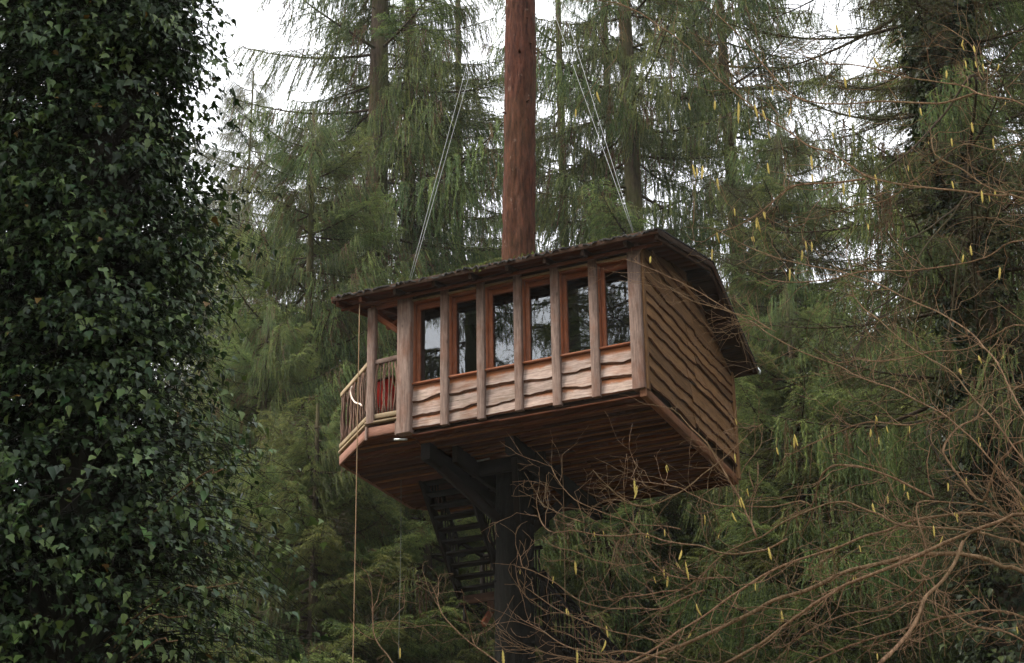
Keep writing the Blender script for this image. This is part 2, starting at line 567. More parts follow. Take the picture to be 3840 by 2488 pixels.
def waney(name, length, z_top, z_bot, seed, amp, mat, parent, origin, xdir, out, clip=None, tilt=0.03, th=0.022, label=None, bevel=1.0):
    """A waney-edged board: straight top, natural lower edge with its bark bevel, lapped outwards at the foot.
    origin: house coordinates of its top inner corner; xdir: along the board; out: away from the wall."""
    rng = np.random.default_rng(seed)
    n = max(6, int(length / 0.055))
    x = np.linspace(0, length, n)
    wob = np.zeros(n)
    for f, a_ in ((0.9, 0.55), (1.9, 0.35), (3.7, 0.22), (8.0, 0.12), (15, 0.07)):
        wob += a_ * np.sin(2 * np.pi * (f * x / 1.6 + rng.random()))
    zb = z_bot + amp * wob
    bev = 0.014 + 0.012 * np.abs(np.sin(x * 3.1 + seed)) + 0.008 * rng.random(n)
    bev = bev * bevel
    zt = np.full(n, z_top)
    if clip is not None:
        zt = np.minimum(zt, np.array([clip(xx) for xx in x]))
    ok = zt - zb > 0.02
    if ok.sum() < 2:
        return None
    idx = np.where(ok)[0]
    x, zb, zt, bev = x[idx], zb[idx], zt[idx], bev[idx]
    h = (z_top - zt) / max(z_top - z_bot, 1e-3)
    yt = tilt * h
    n = len(x)
    z0 = z_top
    rows = [(yt + th * 0.7, zt), (np.full(n, tilt + th), zb + bev), (np.full(n, tilt + th * 0.35), zb), (np.full(n, tilt), zb), (yt, zt)]
    V = np.concatenate([np.stack([x, y_, z_ - z0], -1) for y_, z_ in rows])
    g = G()
    i = np.arange(n - 1)
    for r in range(5):
        a0, a1 = r * n, ((r + 1) % 5) * n
        g.add(V, np.stack([a0 + i, a1 + i, a1 + i + 1, a0 + i + 1], -1), 1 if r == 1 else 0)
    for e in (0, n - 1):
        ids = [r * n + e for r in range(5)]
        g.add(V, [(ids[0], ids[k], ids[k + 1]) for k in range(1, 4)])
    o = g.build(name, [mat, W_LIVE], parent)
    X, Y = Vector(xdir), Vector(out)
    o.matrix_local = Matrix(((X.x, Y.x, 0, origin[0]), (X.y, Y.y, 0, origin[1]), (0, 0, 1, origin[2]), (0, 0, 0, 1)))
    if label:
        o['label'] = label
    return o


# front wall ----------------------------------------------------------------------------------
FW = empty('front_wall', TH)
BAT = [(0.69, 0.815), (1.295, 1.42), (1.905, 2.03), (2.505, 2.635), (3.115, 3.245)]
EDGES = [(-0.02, 0.205)] + BAT + [(3.755, 3.94)]
SILL = 0.725
tops = [SILL - 0.012, 0.475, 0.215]
bots = [0.452, 0.192, 0.0]
courses = [[(0.0, 0.0), (0.02, 0.02), (0.02, 0.0), (-0.01, 0.03), (0.01, 0.02), (0.03, 0.01)],
           [(0.0, -0.02), (0.0, 0.01), (-0.02, 0.0), (0.02, 0.03), (0.0, 0.02), (0.03, 0.02)]]
for bay in range(6):
    x0, x1 = EDGES[bay][1] - 0.03, EDGES[bay + 1][0] + 0.03
    for k in range(3):
        zb = bots[k] + (courses[k][bay][0] if k < 2 else 0)
        amp = 0.035 if k < 2 else 0.006
        waney('siding_board', x1 - x0, tops[k] + (0.03 if k else 0), zb, 100 + bay * 7 + k, amp, W_SIDING, FW, (x0, 0.055, tops[k] + (0.03 if k else 0)), (1, 0, 0), (0, -1, 0), tilt=0.032)
for (a, c) in BAT:
    j = random.uniform(-0.03, 0.02)
    post('batten', (a + c) / 2, 0.0, -0.012 + j, 2.22, c - a, 0.085, W_POST, FW)
post('corner_post', 0.0925, -0.005, -0.055, 2.24, 0.225, 0.16, W_POST, FW)
post('corner_post', 3.845, -0.003, -0.02, 2.26, 0.19, 0.16, W_POST, FW)
bar('wall_plate', (-0.02, 0.03, 2.2), (3.94, 0.03, 2.2), 0.05, 0.15, W_DARK, FW)
for bay in range(6):
    x0, x1 = EDGES[bay][1], EDGES[bay + 1][0]
    bar('head_trim', (x0, -0.005, 2.12), (x1, -0.005, 2.12), 0.05, 0.022, W_MOSSY, FW)
    wi = empty('window', TH)
    sw, yv = 0.062, 0.15
    for (xa, xb) in ((x0 - 0.02, x0 + sw), (x1 - sw, x1 + 0.02)):                     # the frame's stiles and the jambs before them
        post('frame_stile', (xa + xb) / 2, yv, SILL + 0.03, 2.1, xb - xa, 0.06, W_CEDAR, wi)
    post('jamb', x0 - 0.005, 0.075, SILL + 0.02, 2.11, 0.03, 0.1, W_CEDAR, wi)
    post('jamb', x1 + 0.005, 0.075, SILL + 0.02, 2.11, 0.03, 0.1, W_CEDAR, wi)
    bar('frame_rail', (x0 + sw, yv, 2.055), (x1 - sw, yv, 2.055), 0.056, 0.09, W_CEDAR, wi)
    bar('frame_rail', (x0 + sw, yv, SILL + 0.055), (x1 - sw, yv, SILL + 0.055), 0.056, 0.065, W_CEDAR, wi)
    bar('window_sill', (x0 - 0.01, 0.06, SILL + 0.01), (x1 + 0.01, 0.06, SILL + 0.01), 0.16, 0.032, W_CEDAR, wi)
    bar('head_board', (x0, 0.075, 2.105), (x1, 0.075, 2.105), 0.11, 0.02, W_CEDAR, wi)
    gp = G()
    V = [(x0 + sw - 0.01, yv + 0.012, SILL + 0.08), (x1 - sw + 0.01, yv + 0.012, SILL + 0.08), (x1 - sw + 0.01, yv + 0.012, 2.02), (x0 + sw - 0.01, yv + 0.012, 2.02)]
    gp.add(V, [(0, 1, 2, 3)])
    pc = Vector(((x0 + x1) / 2, yv + 0.012, 1.4))
    gp.V = [v - np.array(pc) for v in gp.V]
    o = gp.build('pane', M_GLASS, wi)
    o.location = pc
    o.rotation_euler = (random.uniform(-0.012, 0.012), 0, random.uniform(-0.014, 0.014))      # no two sashes sit alike
# gable wall on the right ---------------------------------------------------------------------
GW = empty('gable_wall', TH)
lines = [0.085, 0.325, 0.53, 0.78, 1.01, 1.175, 1.375, 1.555, 1.76, 2.08, 2.30, 2.52, 2.75]
for k in range(len(lines) - 1):
    z0, z1 = lines[k], lines[k + 1]
    joint = 2.05 + 0.25 * math.sin(k * 1.7)
    for s, (va, vb) in enumerate(((0.08, joint - 0.012), (joint + 0.012, DEP - 0.08))):
        dz = 0.0 if s == 0 else random.uniform(-0.06, 0.06)
        waney('gable_board', vb - va, z1 + 0.06, z0 + dz, 300 + k * 3 + s, 0.028, W_GABLE, GW, (WID - 0.03, va, z1 + 0.06), (0, 1, 0), (1, 0, 0),
              clip=(lambda x, va=va: roof_w(va + x) - 0.1), tilt=0.034, th=0.022, bevel=0.7)
bar('sill_beam', (WID - 0.06, -0.02, -0.06), (WID - 0.06, DEP, -0.06), 0.1, 0.14, W_RIM, GW)
post('corner_post', 3.955, DEP - 0.05, -0.06, 1.78, 0.06, 0.12, W_GABLE, GW)
post('corner_trim', 3.953, 0.035, -0.02, 2.2, 0.03, 0.11, W_GABLE, GW)
# back and deck-side walls, lining ------------------------------------------------------------
BW = empty('back_wall', TH)
for k in range(9):
    waney('siding_board', WID, 0.25 * k + 0.28, 0.25 * k, 500 + k, 0.02, W_GABLE, BW, (WID, DEP - 0.05, 0.25 * k + 0.28), (-1, 0, 0), (0, 1, 0), clip=lambda x: roof_w(DEP) - 0.1)
    waney('siding_board', DEP - 0.2, 0.25 * k + 0.28, 0.25 * k, 600 + k, 0.02, W_GABLE, BW, (0.05, 0.1, 0.25 * k + 0.28), (0, 1, 0), (-1, 0, 0))
gl_ = G()
z = [(0.09, 0.2), (WID - 0.06, 0.2), (WID - 0.06, DEP - 0.1), (0.09, DEP - 0.1)]
for (a, c) in ((1, 2), (2, 3), (3, 0)):
    pa, pb = z[a], z[c]
    n = 12
    P = [(pa[0] + (pb[0] - pa[0]) * i / n, pa[1] + (pb[1] - pa[1]) * i / n) for i in range(n + 1)]
    V = [(p[0], p[1], 0.0) for p in P] + [(p[0], p[1], roof_w(p[1]) - 0.11) for p in P]
    gl_.add(V, [(i, i + 1, n + 2 + i, n + 1 + i) for i in range(n)])
V = [(p[0], p[1], 0.03) for p in z]
gl_.add(V, [(0, 1, 2, 3)])
gl_.build('wall_lining', W_ROOM, TH)

# roof ----------------------------------------------------------------------------------------
RF = empty('roof', TH)
U0, U1 = -0.96, 4.375
def slope(n, va, vb):
    return [va + (vb - va) * i / n for i in range(n + 1)]
for (n, va, vb) in ((9, -0.45, RIDGE_V), (8, RIDGE_V, 4.19)):
    vs = slope(n, va, vb)
    for i in range(n):
        a, c = vs[i] + 0.004, vs[i + 1] - 0.004
        am = (a + c) / 2
        dv = Vector((0, c - a, roof_w(c) - roof_w(a)))
        nrm = Vector((1, 0, 0)).cross(dv).normalized()
        z = roof_w(am) - 0.062 + random.uniform(-0.004, 0.004)
        bar('roof_board', (U0 + 0.02, am, z), (U1 - 0.02, am, z), dv.length - 0.006, 0.024, W_RAFTER if va < 0 else W_DARK, RF, up=nrm)
for u in [U0 + 0.06, -0.5] + [(a + c) / 2 for a, c in EDGES] + [U1 - 0.05]:
    for (va, vb) in ((-0.4, RIDGE_V), (RIDGE_V, 4.12)):
        p0, p1 = (u, va, roof_w(va) - 0.125), (u, vb, roof_w(vb) - 0.125)
        bar('rafter', p0, p1, 0.05, 0.1, W_RAFTER if u < 0 else W_DARK, RF)
bar('ridge_beam', (U0 + 0.05, RIDGE_V, RIDGE_W - 0.2), (U1 - 0.04, RIDGE_V, RIDGE_W - 0.2), 0.06, 0.12, W_DARK, RF)
bar('fascia_board', (U0, -0.45, roof_w(-0.45) - 0.06), (U1, -0.45, roof_w(-0.45) - 0.06), 0.026, 0.085, W_DARK, RF)
bar('fascia_board', (U0, 4.19, roof_w(4.19) - 0.07), (U1, 4.19, roof_w(4.19) - 0.07), 0.026, 0.1, W_DARK, RF)
bar('eave_plank', (U0 + 0.03, -0.2, roof_w(-0.2) - 0.19), (U1 - 0.03, -0.2, roof_w(-0.2) - 0.19), 0.03, 0.06, W_RAFTER, RF)
for u in (U0, U1):
    for (va, vb) in ((-0.46, RIDGE_V), (RIDGE_V, 4.2)):
        bar('barge_board', (u, va, roof_w(va) - 0.07), (u, vb, roof_w(vb) - 0.07), 0.024, 0.1, W_DARK if u > 0 else W_RAFTER, RF)
# the felt: a skin with frayed edges over the boards
rng = np.random.default_rng(5)
g = G()
us = np.linspace(U0 - 0.02, U1 + 0.02, 150)
vs = np.array(slope(12, -0.475, RIDGE_V) + slope(10, RIDGE_V, 4.21)[1:])
UU, VV = np.meshgrid(us, vs, indexing='ij')
WW = np.vectorize(roof_w)(VV)
WW = WW + 0.012 * rng.random(WW.shape)
VV = VV.copy()
VV[:, 0] += rng.normal(0, 0.02, len(us)) - 0.012
WW[:, 0] -= 0.015 + 0.05 * rng.random(len(us)) ** 2
VV[:, -1] += rng.normal(0, 0.012, len(us))
WW[:, -1] -= 0.02 + 0.03 * rng.random(len(us))
k = len(vs)
top = np.stack([UU, VV, WW], -1).reshape(-1, 3)
i_, j_ = np.meshgrid(np.arange(len(us) - 1), np.arange(k - 1), indexing='ij')
q = (i_ * k + j_).ravel()
g.add(top, np.stack([q, q + k, q + k + 1, q + 1], -1))
g.add(top - np.array([0, 0, 0.022]), np.stack([q, q + 1, q + k + 1, q + k], -1))
edge = np.concatenate([np.arange(len(us)) * k])
both = np.concatenate([top, top - np.array([0, 0, 0.022])])
nT = len(top)
for e in (np.arange(len(us)) * k, np.arange(len(us)) * k + k - 1, np.arange(k), np.arange(k) + (len(us) - 1) * k):
    g.add(both, np.stack([e[:-1], e[1:], e[1:] + nT, e[:-1] + nT], -1))
g.build('roof_felt', M_FELT, RF)
# moss and needles caught on the roof: ragged tufts along the eave
g = G()
for _ in range(800):
    u = rng.uniform(U0, U1)
    v = -0.47 + abs(rng.normal(0, 0.25)) if rng.random() < 0.75 else rng.uniform(-0.4, 4.1)
    p = np.array([u, v, roof_w(v) + 0.008])
    h = rng.uniform(0.006, 0.022) * (1.6 if rng.random() < 0.15 else 1)
    d = rng.normal(size=3) * 0.02
    g.add([p + (-0.012, 0, 0), p + (0.012, 0, 0), p + d + (0, 0, h)], [(0, 1, 2)])
    g.add([p + (0, -0.012, 0), p + (0, 0.012, 0), p + d + (0, 0, h)], [(0, 1, 2)])
tag(g.build('roof_moss', M_MOSS, RF), kind='stuff')

# floor: boards seen from below, joists, the two beams that clamp the trunk --------------------
FL = empty('floor', TH)
nb = 21
for i in range(nb):
    v0, v1 = DEP * i / nb, DEP * (i + 1) / nb
    cut = 1.62 + 0.25 * ((i * 7) % 3)
    for (ua, ub) in ((0.2, cut - 0.003), (cut + 0.003, WID - 0.12)):
        z = -0.095 + random.choice([-0.02, 0.0, 0.012])
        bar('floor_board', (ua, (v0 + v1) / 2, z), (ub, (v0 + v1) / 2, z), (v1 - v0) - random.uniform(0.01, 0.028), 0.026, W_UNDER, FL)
for i in range(1, 15):
    v = DEP * i / 15 + random.uniform(-0.02, 0.02)
    cut = 0.2 + random.uniform(1.2, 2.4)
    for (ua, ub) in ((0.21, cut), (cut + 0.01, WID - 0.13)):
        bar('lit_edge_strip', (ua, v, -0.122), (ub, v, -0.122), random.uniform(0.03, 0.06), 0.022, W_STRIP, FL)
bar('rim_joist', (0.2, 0.115, -0.04), (WID - 0.12, 0.115, -0.04), 0.05, 0.11, W_DARK, FL)
bar('rim_joist', (0.2, DEP, -0.06), (WID - 0.12, DEP, -0.06), 0.05, 0.12, W_UNDER, FL)
for u in (0.28, 0.62, 1.53):
    bar('main_beam', (u, 0.3 if u < 0.5 else 0.6, -0.25), (u, DEP - 0.05, -0.25), 0.15 if u != 0.62 else 0.08, 0.27, W_STAIR, FL)
for (u0, v0, u1, v1) in ((0.3, 0.75, 1.0, 1.62), (1.53, 0.75, 1.2, 1.6), (0.35, 2.9, 0.98, 1.95), (1.55, 2.9, 1.25, 1.95)):
    bar('knee_brace', (u0, v0, -0.37), (u1, v1, -1.15), 0.09, 0.14, W_STAIR, FL)
bar('trunk_collar', (0.5, 1.42, -0.24), (1.75, 1.42, -0.24), 0.09, 0.22, W_STAIR, FL)
bar('trunk_collar', (0.5, 2.1, -0.24), (1.75, 2.1, -0.24), 0.09, 0.22, W_STAIR, FL)

# deck ----------------------------------------------------------------------------------------
DK = empty('deck', TH)
OCT = [(-0.55, 0.0), (-1.5, 0.88), (-1.47, 3.24), (-0.6, 4.15)]
def oct_u(v):
    for (a, c) in zip(OCT[:-1], OCT[1:]):
        if a[1] <= v <= c[1]:
            return a[0] + (c[0] - a[0]) * (v - a[1]) / (c[1] - a[1])
    return OCT[0][0]
nb = 26
for i in range(nb):
    v0, v1 = 4.12 * i / nb + 0.02, 4.12 * (i + 1) / nb + 0.012
    vm = (v0 + v1) / 2
    ua = oct_u(vm) + 0.03
    sk = oct_u(v1) - oct_u(v0)
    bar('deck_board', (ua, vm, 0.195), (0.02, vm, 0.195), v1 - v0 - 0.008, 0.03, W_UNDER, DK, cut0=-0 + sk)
for i in range(11):
    v = 0.12 + i * 0.385
    bar('deck_joist', (oct_u(v) + 0.07, v, 0.10), (0.2, v, 0.10), 0.05, 0.15, W_UNDER, DK)
for i in range(15):
    v0 = 0.05 + 4.02 * i / 15
    vm = v0 + 0.134
    if not (2.1 < vm < 3.2):
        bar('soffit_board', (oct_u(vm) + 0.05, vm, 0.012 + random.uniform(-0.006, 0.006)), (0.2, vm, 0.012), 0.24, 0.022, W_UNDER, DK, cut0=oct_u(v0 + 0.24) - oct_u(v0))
    else:
        bar('soffit_board', (oct_u(vm) + 0.05, vm, 0.012), (-0.78, vm, 0.012), 0.24, 0.022, W_UNDER, DK)
ring = OCT
for i in range(1, 11):
    v = 4.0 * i / 11
    ua = oct_u(v) + 0.06
    if 2.05 < v < 3.3:
        bar('lit_edge_strip', (ua, v, -0.011), (-0.8, v, -0.011), 0.045, 0.022, W_STRIP, DK)
    else:
        bar('lit_edge_strip', (ua, v, -0.011), (0.2, v, -0.011), 0.045, 0.022, W_STRIP, DK)
bar('deck_fascia', (-0.55, 0.0, 0.075), (-0.02, 0.0, 0.075), 0.034, 0.15, W_FASCIA, DK)
for (a, c) in zip(ring[:-1], ring[1:]):
    bar('deck_fascia', (*a, 0.075), (*c, 0.075), 0.034, 0.15, W_FASCIA, DK)
    bar('deck_edge', (*a, 0.215), (*c, 0.215), 0.07, 0.035, W_MOSSY, DK)
bar('deck_edge', (-0.58, -0.015, 0.215), (-0.02, -0.015, 0.215), 0.07, 0.035, W_MOSSY, DK)
post('fascia_bracket', -0.555, -0.03, -0.055, 0.16, 0.035, 0.03, W_POST, DK)
post('fascia_bracket', -0.05, -0.03, -0.055, 0.16, 0.03, 0.03, W_POST, DK)
post('deck_post', -0.49, 0.0, 0.2, 2.12, 0.125, 0.11, W_POST, DK)
post('deck_post', -0.55, 4.08, 0.2, 1.75, 0.12, 0.12, W_POST, DK)
RL = empty('railing', TH)
runs = [((-0.43, 0.0), (-0.02, 0.0), 1.2, 1.22, 16), (OCT[0], OCT[1], 1.2, 1.18, 27), (OCT[1], OCT[2], 1.18, 1.18, 40), (OCT[2], OCT[3], 1.18, 1.18, 18)]
srng = np.random.default_rng(11)
for (a, c, wa, wb, n) in runs:
    bar('top_rail', (*a, wa), (*c, wb), 0.05, 0.075, W_MOSSY if a != (-0.43, 0.0) else W_POST, RL)
    bar('bottom_rail', (*a, 0.31), (*c, 0.31), 0.05, 0.075, W_MOSSY, RL)
    for i in range(n):
        f0 = (i + 0.5 + srng.uniform(-0.3, 0.3)) / n
        f1 = f0 + srng.normal(0, 0.02) + (srng.choice([-1, 1]) * srng.uniform(0.06, 0.16) if srng.random() < 0.2 else 0)
        f1 = min(max(f1, 0.01), 0.99)
        P = []
        bend = srng.normal(0, 0.022, 2)
        for s in np.linspace(0, 1, 7):
            f = f0 + (f1 - f0) * s
            P.append((a[0] + (c[0] - a[0]) * f + bend[0] * math.sin(s * 3.1) + srng.normal(0, 0.006), a[1] + (c[1] - a[1]) * f + bend[1] * math.sin(s * 3.1) + srng.normal(0, 0.006), 0.33 + (wa - 0.36) * s))
        g = G()
        r0 = srng.uniform(0.009, 0.017)
        g.add(*tube(P, np.linspace(r0, r0 * 0.7, 7), 5))
        g.build('baluster', W_STICK, RL, True)
bar('hand_brace', (-0.47, 0.06, 2.02), (0.06, 0.06, 1.58), 0.04, 0.085, W_CEDAR, RF)
bar('hand_brace', (-0.02, 0.4, 2.15), (-0.3, 0.12, 1.8), 0.04, 0.07, W_CEDAR, RF)
bar('tie_beam', (-0.52, 0.03, 2.16), (0.0, 0.03, 2.16), 0.05, 0.1, W_CEDAR, RF)
bar('tie_beam', (-0.49, 0.0, 2.12), (-0.49, 4.05, 2.12), 0.06, 0.1, W_CEDAR, RF)
g = G()
g.add(*tube([(-0.08, -0.03, -0.12), (0.06, 0.02, -0.125), (0.10, 0.05, -0.12)], 0.018, 6))
g.build('metal_strap', M_METAL, DK)
g = G()
hp = [hit(x, y, 'w', -0.16) for x, y in ((1626, 1724), (1642, 1742), (1662, 1753), (1688, 1760))]
g.add(*tube(smooth_line(hp, 0.03), 0.016, 6))
g.build('water_hose', M_METAL, FL, True)
hp = [hit(x, y, 'w', -0.14) for x, y in ((1775, 1731), (1800, 1728), (1836, 1720))]
g = G()
g.add(*tube(smooth_line(hp, 0.03), 0.013, 6))
g.build('pipe_end', M_METAL, FL, True)
g = G()
g.add(*tube([(4.30, 4.23, 1.80), (4.38, 4.25, 1.83), (4.42, 4.22, 1.76), (4.41, 4.2, 1.70)], 0.018, 6))
g.build('gutter_hook', M_METAL, RF, True)

# ----------------------------------------------------------------------------------------------
# staircase winding down beneath the deck
# ----------------------------------------------------------------------------------------------
ST = thing('staircase', 'dark wooden staircase with stick railings winding down beneath the treehouse deck', 'staircase', HO, YAW)
a = hit(1590, 1817, 'u', -0.72)
c = hit(1727, 2235, 'u', -0.72)
a = a + (a - c) * 0.06
SW = 0.78
for u in (-0.72, -0.72 + SW):
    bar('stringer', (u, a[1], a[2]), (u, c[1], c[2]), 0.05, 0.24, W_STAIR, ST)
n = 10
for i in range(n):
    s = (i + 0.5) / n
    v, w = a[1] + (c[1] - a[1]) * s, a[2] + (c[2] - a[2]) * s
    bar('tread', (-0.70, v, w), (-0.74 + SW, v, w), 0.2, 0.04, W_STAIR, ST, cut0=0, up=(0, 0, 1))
for u in (-0.74, -0.70 + SW):
    bar('handrail', (u, a[1], a[2] + 0.85), (u, c[1], c[2] + 0.85), 0.05, 0.06, W_STAIR, ST)
    for i in range(15):
        s = (i + 0.5) / 15
        v, w = a[1] + (c[1] - a[1]) * s, a[2] + (c[2] - a[2]) * s
        g = G()
        P = [(u + srng.normal(0, 0.012), v + srng.normal(0, 0.015), w + 0.87 * k / 4) for k in range(5)]
        g.add(*tube(P, srng.uniform(0.011, 0.018), 5))
        g.build('baluster', W_STAIR, ST, True)
lv, lw = c[1], c[2]
for i in range(5):
    bar('landing_board', (-0.74, lv + 0.08 + i * 0.16, lw - 0.02), (0.4, lv + 0.08 + i * 0.16, lw - 0.02), 0.15, 0.035, W_STAIR, ST)
bar('landing_fascia', (-0.72, lv - 0.02, lw - 0.09), (0.4, lv - 0.02, lw - 0.09), 0.04, 0.15, W_DARK, ST)
bar('landing_fascia', (-0.74, lv, lw - 0.09), (-0.74, lv + 0.85, lw - 0.09), 0.04, 0.15, W_STAIR, ST)
post('landing_post', -0.66, lv + 0.03, lw - 0.42, lw, 0.05, 0.05, W_STAIR, ST)
bar('landing_brace', (-0.3, lv + 0.4, lw - 0.15), (0.5, 2.1, lw - 0.7), 0.1, 0.14, W_DARK, ST)
bar('landing_brace', (-0.3, lv + 0.4, lw - 0.12), (-0.36, lv + 0.1, lw - 0.5), 0.06, 0.1, W_CEDAR, ST)
post('newel_post', -0.7, lv + 0.82, lw, lw + 0.95, 0.07, 0.07, W_STAIR, ST)
post('newel_post', 0.35, lv, lw, lw + 0.95, 0.07, 0.07, W_STAIR, ST)
bar('handrail', (-0.7, lv, lw + 0.9), (-0.7, lv + 0.82, lw + 0.9), 0.05, 0.06, W_STAIR, ST)
bar('handrail', (-0.7, lv + 0.82, lw + 0.9), (0.4, lv + 0.82, lw + 0.9), 0.05, 0.06, W_STAIR, ST)
for i in range(14):
    u = -0.62 + i * 0.075
    g = G()
    g.add(*tube([(u + srng.normal(0, 0.01), lv + 0.82 + srng.normal(0, 0.01), lw + 0.9 * k / 4) for k in range(5)], srng.uniform(0.011, 0.018), 5))
    g.build('baluster', W_STAIR, ST, True)
r0, r1 = hit(2000, 2137, 'v', lv), hit(2165, 2313, 'v', lv)
sl = (r1[2] - r0[2]) / (r1[0] - r0[0])
def rail_w(u):
    return r0[2] + sl * (u - r0[0])
for (dv, hh) in ((0.0, 0), (0.8, 0)):
    bar('handrail', (0.4, lv + dv, rail_w(0.4)), (3.0, lv + dv, rail_w(3.0)), 0.05, 0.075, W_STAIR, ST)
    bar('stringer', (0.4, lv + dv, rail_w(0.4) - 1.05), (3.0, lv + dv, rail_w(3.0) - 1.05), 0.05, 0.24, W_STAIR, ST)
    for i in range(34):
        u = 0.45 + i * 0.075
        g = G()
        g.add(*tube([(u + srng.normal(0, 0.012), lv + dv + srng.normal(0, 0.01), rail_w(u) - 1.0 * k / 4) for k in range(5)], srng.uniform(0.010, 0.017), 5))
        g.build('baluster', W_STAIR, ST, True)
for i in range(13):
    u = 0.5 + i * 0.2
    bar('tread', (u, lv + 0.03, rail_w(u) - 1.0), (u, lv + 0.77, rail_w(u) - 1.0), 0.22, 0.04, W_STAIR, ST)
for (uu, vv) in ((0.45, lv + 0.8), (3.0, lv), (3.0, lv + 0.8)):
    post('stair_post', uu, vv, -HO[2], rail_w(uu), 0.1, 0.1, W_STAIR, ST)

# ----------------------------------------------------------------------------------------------
# chairs on the deck, rope coil, ropes and cables
# ----------------------------------------------------------------------------------------------
def sling_chair(label, u, v, rot, canvas):
    base = house(u, v, 0.21)
    t_ = thing('sling_chair', label, 'chair', base, YAW + rot, 'canvas chairs on the treehouse deck')
    for s in (-0.24, 0.24):
        bar('leg', (s, -0.26, 0), (s, 0.26, 0.78), 0.03, 0.045, W_RAFTER, t_)
        bar('leg', (s * 0.9, 0.32, 0), (s * 0.9, -0.3, 0.42), 0.03, 0.045, W_RAFTER, t_)
    bar('cross_bar', (-0.25, 0.26, 0.77), (0.25, 0.26, 0.77), 0.035, 0.035, W_RAFTER, t_)
    bar('cross_bar', (-0.23, -0.3, 0.41), (0.23, -0.3, 0.41), 0.035, 0.035, W_RAFTER, t_)
    g = G()
    k = 14
    s = np.linspace(0, 1, k)
    y = -0.3 + 0.57 * s
    z = 0.42 + 0.36 * s - 0.24 * np.sin(np.pi * s) ** 1.2
    for dz in (0, -0.008):
        V = np.concatenate([np.stack([np.full(k, -0.21), y, z + dz], -1), np.stack([np.full(k, 0.21), y, z + dz], -1)])
        i = np.arange(k - 1)
        g.add(V, np.stack([i, i + 1, k + i + 1, k + i], -1))
    g.build('canvas', canvas, t_, True)
    return t_


sling_chair('bright red canvas chair behind the stick railing next to the corner post', -0.36, 0.42, 2.9, M_RED)
sling_chair('rust brown canvas chair behind the red one on the deck', -0.62, 1.0, 2.5, M_RUST)

g = G()
P = [hit(x, y, 'v', 0.2) for x, y in ((1318, 1452), (1313, 1475), (1322, 1500), (1338, 1512), (1350, 1514), (1356, 1523))]
ln = [(-1.02, 0.40)]
P = []
for (x, y) in ((1320, 1450), (1315, 1468), (1319, 1490), (1330, 1508), (1343, 1514), (1351, 1516), (1357, 1524)):
    d = ray(x, y)
    nrm = HU * 0.88 + HV * 0.95           # plane of the slanting rail, a hand's breadth outside it
    q0 = house(-0.55, 0.0, 0.6) - nrm * 0.045
    t_ = np.dot(q0 - EYE_N, nrm) / np.dot(d, nrm)
    P.append(EYE_N + d * t_)
g.add(*tube(smooth_line(P, 0.03), 0.013, 7))
tag(g.build('rope_end', M_ROPE_W, smooth=True), 'pale curved rope end hanging on the slanting stick railing', 'rope')


def cord(name, label, P, r, mat, cat='rope', group=None):
    g = G()
    P = np.asarray(P, float)
    g.add(*tube(P, r, 5))
    return tag(g.build(name, mat, smooth=True), label, cat, group)


def hang(u, v, w0, w1, sway=0.01, n=24):
    s = np.linspace(0, 1, n)
    return [house(u + sway * math.sin(4 * k), v + sway * math.cos(3 * k), w0 + (w1 - w0) * k) for k in s]


cord('hanging_rope', 'brown rope hanging from the left eave past the deck railing', hang(-0.54, -0.35, 2.08, -11.5), 0.0075, M_ROPE)
h2 = hit(1503, 1800, 'w', 0.0)
cord('hanging_string', 'thin grey cord hanging from the underside of the deck', hang(h2[0], h2[1], 0.0, -2.9, 0.008), 0.0045, M_CORD)
h3 = hit(2107, 1715, 'w', -0.1)
cord('hanging_string', 'thin dark cord hanging from the floor right of the trunk', hang(h3[0], h3[1], -0.1, -2.4, 0.008), 0.0045, M_ROPE)
for (s0, s1, lab) in (((1533, 1047), (1954, -512), 'steel cable from the left eave to the trunk, outer of its pair'), ((1540, 1046), (1954, -400), 'steel cable from the left eave to the trunk, inner of its pair'),
                      ((2375, 869), (1953, -300), 'steel cable from the right eave to the trunk, inner of its pair'), ((2378, 868), (1953, -490), 'steel cable from the right eave to the trunk, outer of its pair')):
    p0 = hit(*s0, 'v', -0.3)
    p1 = hit(*s1, 'v', 1.6)
    p0[2] -= 0.04
    P = [house(*(p0 + (p1 - p0) * k)) for k in np.linspace(0, 1, 14)]
    cord('suspension_cable', lab, P, 0.0036, M_CABLE, 'cable', 'steel cables that hold up the treehouse')

